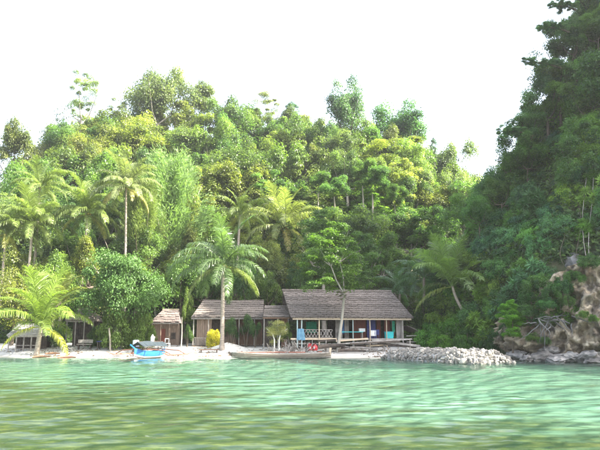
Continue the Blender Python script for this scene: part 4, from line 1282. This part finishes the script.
h3, W3, e3 = hut(151, 180, 322.5, 310, 67.5, 3.2, 'reddish_hut', 'small reddish plank hut behind the blue boat', surf('brown_thatch', (.075, .055, .05), (.21, .175, .165), 5, .95, (3, .7, .7), .5), M_WOODPK, (.9, .5), 5, False, 4, light=M_WOODLT)
MB().box((1.15, .72, .95), (.6, .05, 1.8)).obj('door', M_WOODRED, h3)
MB().box((2.3, .72, 1.1), (.5, .05, .7)).obj('window', M_WOODDK, h3)

# ---- things under the trees
q = P(167.5, 345, 64)
chv = thing('white_chair', 'white framed garden chair in front of the reddish hut', 'chair', (q.x, 64, G(q.x, 64)), .5)
MB().box((0, 0, .44), (.46, .46, .05)).obj('seat', M_WHITE, chv)
MB().box((-.2, .22, .68), (.04, .04, .5)).box((.2, .22, .68), (.04, .04, .5)).box((0, .22, .9), (.36, .04, .06)).obj('backrest', M_WHITE, chv)
for sx in (-1, 1):
    for sy in (-1, 1): MB().box((sx * .2, sy * .2, .207), (.04, .04, .414)).obj('leg', M_WHITE, chv)
q = P(104, 346, 63)
tb = thing('dark_table', 'dark covered table under the edge of the glossy bush', 'table', (q.x, 63, G(q.x, 63)))
MB().box((0, 0, .78), (1.3, .8, .08)).obj('tabletop', M_NAVY, tb)
MB().box((.05, -.05, .835), (.7, .5, .03)).obj('cover', M_CREAM, tb)
for sx in (-1, 1):
    for sy in (-1, 1): MB().box((sx * .55, sy * .32, .37), (.08, .08, .74)).obj('leg', M_WOODDK, tb)
q = P(86, 346, 64)
bn = thing('bench', 'low dark bench under the small dark hut eave', 'bench', (q.x, 63.6, G(q.x, 63.6)))
MB().box((0, 0, .5), (1.5, .4, .07)).obj('seat', M_WOODGR, bn)
MB().box((0, .22, .8), (1.5, .05, .35)).obj('backrest', M_WOODGR, bn)
for sx in (-1, 1): MB().box((sx * .6, 0, .232), (.08, .36, .464)).obj('leg', M_WOODDK, bn)
for px_, pyt, lab, r_ in ((110.5, 328, 'pale leaning post at the beach edge of the glossy bush', .1), (181, 317, 'slim pale pole standing beside the reddish hut', .07), (278.5, 325, 'straight pale blue pole beside the frangipani stems', .05)):
    Yp = 61.5
    a = P(px_, 350, Yp); b = P(px_ + (1 if px_ > 120 else -1.5), pyt, Yp); g = G(a.x, Yp)
    mb = MB(); mb.tube([(a.x, Yp, g - .3), (a.x * .5 + b.x * .5 + .04, Yp, (g + b.z) / 2), (b.x, Yp, b.z)], [r_, r_ * .9, r_ * .7], 8)
    tag(mb.obj('post', M_POLE if px_ > 250 else M_BARK, None, smooth=True), lab, 'post')
q = P(209, 349, 60.2); g = G(q.x, 60.2)
pb = thing('plank_bench', 'low plank bench on the white sand near the tall palm', 'bench', (q.x, 60.2, g))
MB().box((0, 0, .3), (1.9, .3, .09)).obj('seat', M_WOODBR, pb)
for sx in (-1, 1): MB().box((sx * .75, 0, .11), (.1, .25, .30)).obj('leg', M_WOODDK, pb)
for px0, px1, py_, Yd, lab, m_ in ((33, 50, 351, 59.4, 'brown driftwood plank on the sand below the young palm', M_WOODBR), (58, 76, 352.5, 58.9, 'thin reddish driftwood stick on the sand', M_RUST), (46, 60, 348.4, 60.6, 'short dark log at the foot of the young palm', M_WOODBR)):
    a, b = P(px0, py_, Yd), P(px1, py_, Yd); za, zb = G(a.x, Yd) + .07, G(b.x, Yd) + .07
    mb = MB(); mb.tube([(a.x, Yd, za), ((a.x + b.x) / 2, Yd - .08, (za + zb) / 2 + .05), (b.x, Yd + .1, zb)], [.09, .11, .05], 7)
    tag(mb.obj('driftwood', m_, None, smooth=True), lab, 'driftwood')

# ------------------------------------------------------------------ boats
def hull_mesh(Lh, beam, depth, rise, mats, open_=True, nst=22, blunt=2.6, th=.05):
    mb = MB()
    rows = []
    for i in range(nst + 1):
        t = -1 + 2 * i / nst
        b = beam / 2 * max(.03, 1 - abs(t) ** blunt)
        sh = depth + rise * t * t
        kl = rise * .75 * abs(t) ** 4
        hh = sh - kl
        prof = [(0, kl), (b * .6, kl + hh * .10), (b * .86, kl + hh * .26), (b * .97, kl + hh * .55), (b, sh - .07), (b, sh), (b - min(th, b * .6), sh), (b * .8 - min(th, b * .5), kl + hh * .42), (0, kl + hh * .3)]
        full = [(-y, z) for y, z in prof[::-1]] + prof[1:]
        rows.append([(t * Lh / 2, y, z) for y, z in full])
    n = len(rows[0])
    # strips from inside (3) over gunwale to the bottom (0)
    strip = [4, 4, 3, 3, 2, 2, 1, 0, 0, 1, 2, 2, 3, 3, 4, 4]
    b = len(mb.v)
    for r_ in rows: mb.v.extend(r_)
    for i in range(nst):
        for k in range(n - 1):
            mb.f.append((b + i * n + k, b + i * n + k + 1, b + (i + 1) * n + k + 1, b + (i + 1) * n + k)); mb.m.append(strip[k])
    for e in (0, nst):
        mb.f.append(tuple(b + e * n + k for k in range(n))); mb.m.append(2)
    return mb.mesh('hull', mats, smooth=False)

YB = 57.2
qb = P(150, 356, YB)
boat = thing('outrigger_boat', 'blue outrigger boat with dark tarp awning pulled up at the water edge', 'boat', (qb.x, YB, .0), R(-118))
boat.scale = (.74, .74, .74)
link('hull', hull_mesh(5.6, 1.1, .85, .42, [M_REDBR, M_WHITE, M_BLUE, M_BLUE, M_BLUEC]), boat)
MB().beam((2.75, 0, 1.2), (3.5, 0, 1.65), .1, .16).obj('stem_post', M_BLUE, boat)
for x_ in (-1.6, -.1, 1.4): MB().box((x_, 0, .86), (.22, .96, .05)).obj('thwart', M_BLUE, boat)
for x_ in (-1.35, 1.35):
    mb = MB(); mb.tube([(x_, -4.3, .55), (x_, -3.3, .95), (x_, -1, 1.1), (x_, 1, 1.1), (x_, 3.3, .95), (x_, 4.3, .55)], .06, 6); mb.obj('boom', M_RUST, boat)
for sy in (-1, 1):
    mb = MB(); mb.tube([(-2.7, sy * 4.3, .7), (-1.8, sy * 4.3, .5), (1.8, sy * 4.3, .48), (2.9, sy * 4.3, .78)], [.05, .085, .085, .04], 7); mb.obj('float', M_RUST, boat)
aw = MB()
for i in range(6):
    xa_, xb_ = -2.2 + i * .75, -2.2 + (i + 1) * .75
    za_, zb_ = 2.02 - .05 * math.sin(i * 1.3), 2.02 - .05 * math.sin((i + 1) * 1.3)
    for sy in (-1, 1):
        aw.add([(xa_, 0, za_), (xb_, 0, zb_), (xb_, sy * 1.05, zb_ - .55), (xa_, sy * 1.05, za_ - .55 - .04 * (i % 2))], [(0, 1, 2, 3)])
awn = aw.obj('awning', M_TARP, boat)
sd = awn.modifiers.new('thickness', 'SOLIDIFY'); sd.thickness = .02
for x_ in (-2.0, 0, 2.0):
    for sy in (-1, 1):
        mb = MB(); mb.tube([(x_, sy * .5, .95), (x_, sy * .55, 1.7)], .03, 6); mb.obj('awning_pole', M_WOODDK, boat)
mb = MB(); mb.tube([(-2.3, 0, 1.99), (2.4, 0, 1.99)], .03, 6); mb.obj('ridge_pole', M_WOODDK, boat)
BMt = Matrix.Translation((qb.x, YB, 0)) @ Matrix.Rotation(R(-118), 4, 'Z')
q = P(152.5, 337.5, YB + .6)
jg = thing('white_jug', 'white plastic jug standing on the boat awning ridge', 'jug', q - Vector((0, 0, .38)))
mb = MB(); mb.tube([(0, 0, 0), (0, 0, .05), (0, 0, .42), (0, 0, .55), (0, 0, .58), (0, 0, .66)], [.13, .16, .16, .09, .06, .06], 12); mb.obj('body', M_WHITE, jg, smooth=True)
mb = MB(); mb.tube([(.1, 0, .5), (.2, 0, .42), (.16, 0, .25)], .025, 6); mb.obj('handle', M_WHITE, jg)
q = P(134, 349, 60)
bx_ = thing('water_tank', 'pale blue and white tank on a dark stand left of the boat', 'tank', (q.x, 60.6, G(q.x, 60.6)))
mb = MB(); mb.tube([(0, 0, .62), (0, 0, .66), (0, 0, 1.15), (0, 0, 1.22)], [.28, .3, .3, .22], 14); mb.obj('tank', surf('pale_blue_plastic', (.5, .58, .68), (.68, .74, .8), 3, .5, None, .05), bx_, smooth=True)
for sx in (-1, 1):
    for sy in (-1, 1): MB().box((sx * .24, sy * .2, .27), (.07, .07, .58)).obj('leg', M_WOODDK, bx_)
MB().box((0, 0, .59), (.62, .6, .06)).obj('stand_top', M_NAVY, bx_)

# long timber canoe
YC = 56.9
ca, cb = P(231, 356, YC), P(331, 356, YC)
cn = thing('timber_canoe', 'long grey timber canoe lying along the waterline before the big house', 'canoe', ((ca.x + cb.x) / 2, YC, -.06), R(-1))
Lc = cb.x - ca.x
link('hull', hull_mesh(Lc, .9, .5, .14, [M_WOODDK, M_WOODGR, surf('pale_weathered_hull', (.085, .07, .055), (.18, .155, .125), 3, .9, (.25, 3, 3), .3), M_WOODGR, M_WOODGR], blunt=8), cn)
MB().beam((Lc / 2 - .15, 0, .35), (Lc / 2 - .02, 0, 1.0), .12, .2).obj('prow_post', M_WOODLT, cn)
MB().beam((-Lc / 2 + .1, 0, .3), (-Lc / 2 - .25, 0, .62), .12, .2).obj('stern_post', M_WOODDK, cn)
for x_ in (-3.2, -1.4, .3, 2.2, 3.6): MB().box((x_, 0, .49), (.14, .84, .05)).obj('thwart', M_WOODGR, cn)
mb = MB(); mb.tube([(-4.0, .1, .57), (-1, .05, .6), (2.2, .15, .58)], .05, 6); mb.obj('pole', M_RUST, cn)

# brushwood behind the canoe
q = P(291, 349, 58.4); g = G(q.x, 58.4)
bw = thing('brushwood_pile', 'tangled grey brushwood heap behind the timber canoe', 'brushwood', (q.x, 58.4, g))
rb = random.Random(4)
BM1 = []
for i in range(5):
    mb = MB(); L_ = 1.0 + .25 * i
    p_ = [Vector((0, 0, 0))]
    for j in range(4): p_.append(p_[-1] + Vector((L_ / 4, rb.uniform(-.1, .1), rb.uniform(-.02, .14))))
    mb.tube(p_, [.06, .05, .04, .03, .012], 5)
    for j in (1, 2, 3):
        mb.tube([p_[j], p_[j] + Vector((.25, rb.uniform(-.3, .3), rb.uniform(.1, .4))), p_[j] + Vector((.5, rb.uniform(-.5, .5), rb.uniform(.2, .6)))], [.03, .02, .008], 4)
    BM1.append(mb.mesh('branch', M_WOODGR))
for i in range(34):
    a = rb.uniform(0, 6.28)
    link('branch', rb.choice(BM1), bw, (rb.uniform(-1.5, 1.4), rb.uniform(-.6, .6), rb.uniform(.02, .35)), (rb.uniform(-.5, .5), rb.uniform(-.7, .15), a))

# red containers
def jerrycan(px_, py_, Y, rot, lab, s=1.0):
    q = P(px_, py_, Y); g = G(q.x, Y)
    s *= .82
    t = thing('red_container', lab, 'container', (q.x, Y, max(g, q.z)), rot, 'red containers behind the canoe')
    mb = MB()
    mb.tube([(0, 0, 0), (0, 0, .04), (0, 0, .5 * s), (0, 0, .6 * s), (0, 0, .63 * s)], [.26 * s, .31 * s, .31 * s, .2 * s, .1 * s], 14); mb.obj('body', M_RED, t, smooth=True)
    MB().box((-.02, -.312 * s, .33 * s), (.13, .012, .22)).obj('label_patch', M_WHITE, t)
    mb = MB(); mb.tube([(0, 0, .6 * s), (0, 0, .7 * s)], .07 * s, 8); mb.obj('cap', M_RED, t)
    mb = MB(); mb.tube([(-.2 * s, 0, .58 * s), (-.16 * s, 0, .74 * s), (.16 * s, 0, .74 * s), (.2 * s, 0, .58 * s)], .025, 6); mb.obj('handle', M_RED, t)
jerrycan(309.8, 350.5, 58.1, .2, 'red container with white patch, nearer the brushwood heap')
jerrycan(315.0, 350.5, 58.15, -.3, 'red container with white patch, nearer the thick dark log', .95)
tag(MB().box((0, 0, .18), (.5, .4, .36), taper=.8).obj('bundle', M_RUST, None, (P(319.5, 350, 58.4).x, 58.5, G(1.9, 58.5)), (0, 0, .5)), 'dull red bundle at the side of the red containers', 'bundle')

# ------------------------------------------------------------------ stone mound
def stone_mesh(seed, sub=1):
    r_ = np.random.default_rng(seed)
    b = bmesh.new(); bmesh.ops.create_icosphere(b, subdivisions=sub, radius=1)
    sc = r_.uniform(.6, 1.1, 3)
    for v in b.verts:
        k = 1 + r_.normal() * .13
        v.co = Vector((v.co.x * sc[0] * k, v.co.y * sc[1] * k, v.co.z * sc[2] * .8 * k))
    me = bpy.data.meshes.new('stone'); b.to_mesh(me); b.free()
    return me
SM = [stone_mesh(i) for i in range(8)]
for m_ in SM: m_.materials.append(M_STONE)
MA, MBp = Vector((9.2, 57.0)), Vector((13.7, 43.8))
mound = thing('stone_mound', 'long mound of piled white coral stones running into the water', 'stone mound', (MA.x, MA.y, 0))
def mound_h(s, w):   # s along 0..1, w across -1..1
    hgt = np.interp(s, [0, .04, .2, .6, .85, .95, 1.0], [.4, .85, .98, 1.02, 1.0, .75, .15])
    return hgt * max(0, 1 - abs(w) ** 3.4)
dirm = (MBp - MA).normalized(); nrm_ = Vector((dirm.y, -dirm.x))
core = MB()
ns, nw = 26, 10
cv = []
for i in range(ns + 1):
    for j in range(nw + 1):
        s_, w_ = i / ns, -1 + 2 * j / nw
        hw = 2.3 if s_ < .9 else 2.3 * (1 - (s_ - .9) * 4)
        pt = MA + dirm * s_ * (MBp - MA).length + nrm_ * w_ * hw
        cv.append((pt.x - MA.x, pt.y - MA.y, (mound_h(s_, w_) * .86 if abs(w_) < .99 and i < ns else -.5)))
core.add(cv, [(i * (nw + 1) + j, i * (nw + 1) + j + 1, (i + 1) * (nw + 1) + j + 1, (i + 1) * (nw + 1) + j) for i in range(ns) for j in range(nw)])
core.obj('gravel_core', surf('coral_gravel', (.22, .22, .21), (.42, .41, .39), 9, .95, None, .8, coord='Object', obj_rand=0), mound, smooth=True)
rs_ = random.Random(9)
def stone_at(s_, w_, sz):
    hw = 2.3 if s_ < .9 else 2.3 * (1 - (s_ - .9) * 4)
    pt = MA + dirm * s_ * (MBp - MA).length + nrm_ * w_ * hw
    return Vector((pt.x - MA.x, pt.y - MA.y, mound_h(s_, w_) * .86 + sz * .1))
for i in range(290):
    s_ = rs_.random() ** .6
    w_ = rs_.uniform(-.98, .98)
    sz = rs_.choice((.09, .12, .15, .19, .26)) * rs_.uniform(.8, 1.2) + (.07 * rs_.random() if s_ > .72 else 0)
    link('stone', rs_.choice(SM), mound, stone_at(s_, w_, sz), (rs_.uniform(0, 6), rs_.uniform(0, 6), rs_.uniform(0, 6)), (sz, sz, sz))
small = MB()
for i in range(1500):
    s_, w_ = rs_.random(), rs_.uniform(-1, 1); sz = rs_.uniform(.05, .12)
    c_ = stone_at(s_, w_, sz)
    M_ = Matrix.Rotation(rs_.uniform(0, 6), 3, 'Z') @ Matrix.Rotation(rs_.uniform(0, 6), 3, 'X')
    small.box(c_, (sz * 2, sz * 1.6, sz * 1.4), M=M_, taper=.75)
small.obj('small_stones', M_STONE, mound)['kind'] = 'stuff'

# ------------------------------------------------------------------ cliff and rocks
def cliff():
    pts = np.array([(16.6, 55.0), (18.2, 51.6), (20.0, 49.6), (22.2, 48.2), (25.0, 46.6), (29.0, 44.6), (33, 42.6)])
    seg = np.r_[0, np.cumsum(np.hypot(*np.diff(pts, axis=0).T))]
    ns, nh = 150, 90
    V, F = [], []
    r_ = np.random.default_rng(3)
    s = np.linspace(0, seg[-1], ns)
    bx, by = np.interp(s, seg, pts[:, 0]), np.interp(s, seg, pts[:, 1])
    tx, ty = np.gradient(bx), np.gradient(by); l = np.hypot(tx, ty); nxx, nyy = -ty / l * -1, tx / l * -1
    nxx, nyy = ty / l, -tx / l            # towards the water
    zt = np.interp(s, [0, 3, 6, 9, 13, seg[-1]], [2.5, 4.6, 6.6, 8.0, 9.5, 10])
    vv = []
    for j in range(nh):
        h = j / (nh - 1)
        z = -.8 + (zt + .8) * h
        lean = -.30 * np.maximum(z - 1.2, 0) - .9 * np.exp(-((z - .35) / .55) ** 2) + .25 * np.exp(-((z - 1.9) / .8) ** 2)
        rough = 0
        for k, (fa, fz, am) in enumerate(((.45, .35, .9), (1.1, .8, .6), (2.3, 1.7, .36), (4.6, 3.6, .18), (8, 6.5, .08))):
            ph = _ph[k]
            q = np.sin(s * fa * 2 + ph[0] + 1.3 * np.sin(z * fz + k)) * np.sin(z * fz * 2 + ph[1] + 1.1 * np.sin(s * fa * 1.3 + k))
            rough = rough + am * (1 - 2 * np.abs(q) if k > 0 else q)
        off = lean + rough
        vv.append(np.stack([bx + nxx * off, by + nyy * off, z], 1))
    V = np.concatenate(vv)
    ii = np.arange(ns * nh).reshape(nh, ns)
    F = np.stack([ii[:-1, :-1], ii[:-1, 1:], ii[1:, 1:], ii[1:, :-1]], -1).reshape(-1, 4)
    tag(link('cliff', quad_mesh('cliff', V, F, M_CLIFF)), kind='structure')
cliff()
SD = [stone_mesh(40 + i, 3) for i in range(5)]
for m_ in SD: m_.materials.append(M_ROCKD)
boul = [(528, 361, 49.2, .55, 'low dark rock beside the tip of the stone mound'), (540, 360, 49.2, .8, 'dark rounded boulder at the water under the driftwood roots'),
        (556, 360, 48.2, .7, 'grey boulder at the waterline under the cliff notch'), (572, 359, 47.6, .75, 'pale grey boulder under the pale rock face'),
        (588, 359, 46.8, .7, 'whitish rock at the waterline by the frame edge'), (549, 352, 49.6, .6, 'grey block resting behind the waterline boulders'),
        (598, 361, 46.2, .6, 'small dark rock at the frame edge'), (516, 356, 51, .6, 'dark rock half hidden behind the mound tip')]
rk_ = random.Random(2)
for px_, py_, Y, r_, lab in boul:
    q = P(px_, py_, Y)
    o = link('boulder', rk_.choice(SD), None, (q.x, Y, max(q.z, .05) + r_ * .15), (rk_.uniform(-.3, .3), rk_.uniform(-.3, .3), rk_.uniform(0, 6)), (r_ * 1.5, r_ * 1.1, r_ * .8))
    tag(o, lab, 'boulder')
# grey limestone outcrops among the plants
for px_, py_, sz, lab in ((545, 290, 1.1, 'grey limestone outcrop among creepers above the bright shrub'), (535, 322, .8, 'grey outcrop next to the bright shrub'), (572, 262, .9, 'pale grey outcrop below the hanging lianas'),
                          (556, 305, .7, 'small grey outcrop just above the driftwood roots')):
    q = hit(px_, py_)
    if q is None: continue
    o = link('rock_outcrop', rk_.choice(SD), None, q + Vector((0, -.2, -.2)), (rk_.uniform(0, .4), 0, rk_.uniform(0, 6)), (sz, sz * .8, sz * 1.3))
    o.data = o.data.copy(); o.data.materials[0] = surf('grey_limestone', (.07, .07, .068), (.2, .195, .19), 1.5, .9, None, .8)
    tag(o, lab, 'rock')
# driftwood roots on the ledge
q = P(552, 322, 47.6)
dw = thing('driftwood_roots', 'bleached grey tangle of dead roots spilling over the cliff ledge', 'dead roots', q)
rw = random.Random(8)
for i in range(20):
    a = rw.uniform(-.3, 3.4); L_ = rw.uniform(.8, 2.0)
    st = Vector((rw.uniform(-1.2, 1.6), rw.uniform(-.2, .4), rw.uniform(-.2, .5)))
    d = Vector((rw.uniform(-1, .5), rw.uniform(-.5, .1), rw.uniform(-.7, .25))).normalized()
    mb = MB(); p_ = [st]
    for j in range(5): p_.append(p_[-1] + d * L_ / 5 + Vector((rw.uniform(-.12, .12), rw.uniform(-.08, .08), rw.uniform(-.14, .1))))
    mb.tube(p_, [.06, .055, .045, .035, .02, .01], 5)
    mb.obj('root', surf('bleached_wood', (.055, .054, .054), (.125, .123, .123), 4, .9, None, .3) if i == 0 else bpy.data.materials['bleached_wood'], dw, smooth=True)
# lianas hanging down the cliff
for i, (px_, pyt, pyb, Y, r_, lab) in enumerate(((583, 132, 262, 49.5, .07, 'pale straight liana trunk hanging down the promontory face'), (589, 150, 285, 49.2, .06, 'second pale liana, nearest the frame edge'),
                                                 (577, 205, 280, 49.3, .05, 'short dark liana over the grey outcrop'), (561, 225, 268, 50, .045, 'thin hanging root above the driftwood'))):
    pp = []
    for k_ in range(9):
        h_ = hit(px_ + 3 * math.sin(k_ * .8) + k_ * .3, pyt + (pyb - pyt) * k_ / 8)
        if h_ is not None: pp.append(h_ + Vector((-.35, -.9, .1)))
    if len(pp) < 3: continue
    mb = MB(); mb.tube(pp, r_ * .38, 5)
    tag(mb.obj('liana', M_WOODGR if i < 2 else M_BARKD, None, smooth=True), lab, 'liana')

# ------------------------------------------------------------------ litter on the sand
def litter():
    n = 2600
    x = rng.uniform(-34, 9, n)
    d = np.where(rng.random(n) < .3, .55 + rng.normal(size=n) * .14 + .25 * np.sin(x * .8), 9.5 - 8.5 * rng.random(n) ** .45)
    keep = (bumps(x, d, .8) > -.25) & (d > .2)
    x, d = x[keep], d[keep]
    y = shore(x) + d
    z = H(x, y) + .03
    nn = unit(np.stack([rng.normal(size=len(x)) * .35, rng.normal(size=len(x)) * .35 - .35, np.ones(len(x))], 1))
    V, F = leaf_quads(np.stack([x, y, z], 1), nn, rng.uniform(.08, .34, len(x)), .4)
    o = link('leaf_litter', quad_mesh('leaf_litter', V, F, M_LITTER, np.repeat(rng.random(len(x)), 4)))
    tag(o, 'dry leaves and weed scattered over the white sand', 'leaf litter', kind='stuff')
M_LITTER = surf('dry_leaves', (.05, .035, .02), (.22, .15, .09), 1.3, .9, None, 0, obj_rand=0)
litter()

# ------------------------------------------------------------------ humid air
if HAZE:
    mb = MB(); mb.box((0, 95, 38), (420, 330, 84))
    hz = mb.mesh('haze', [])
    m, nt, N, L = new_mat('humid_air')
    out = N('ShaderNodeOutputMaterial'); pv = N('ShaderNodeVolumePrincipled')
    pv.inputs['Color'].default_value = (.95, .97, 1, 1); pv.inputs['Density'].default_value = HAZE; pv.inputs['Anisotropy'].default_value = .35
    L(pv.outputs[0], out.inputs['Volume'])
    hz.materials.append(m)
    tag(link('haze', hz), 'thin humid air over the bay', 'haze', kind='stuff')

# ------------------------------------------------------------------ labels: where several plants share one, say which by size
by = {}
for o in C.objects:
    if o.parent is None and o.get('category') in ('tree', 'shrub') and o.get('group'):
        by.setdefault(o['label'], []).append(o)
SIZEW = {5: ('largest', 'second-largest', 'middle-sized', 'fourth-largest', 'smallest'), 2: ('larger', 'smaller'), 3: ('largest', 'middle-sized', 'smallest'), 4: ('largest', 'second-largest', 'third-largest', 'smallest')}
for lab, os_ in by.items():
    if len(os_) in SIZEW:
        os_.sort(key=lambda o: -max(c.scale.x * c.scale.z for c in o.children))
        for o, w in zip(os_, SIZEW[len(os_)]):
            o['label'] = w + ' ' + lab
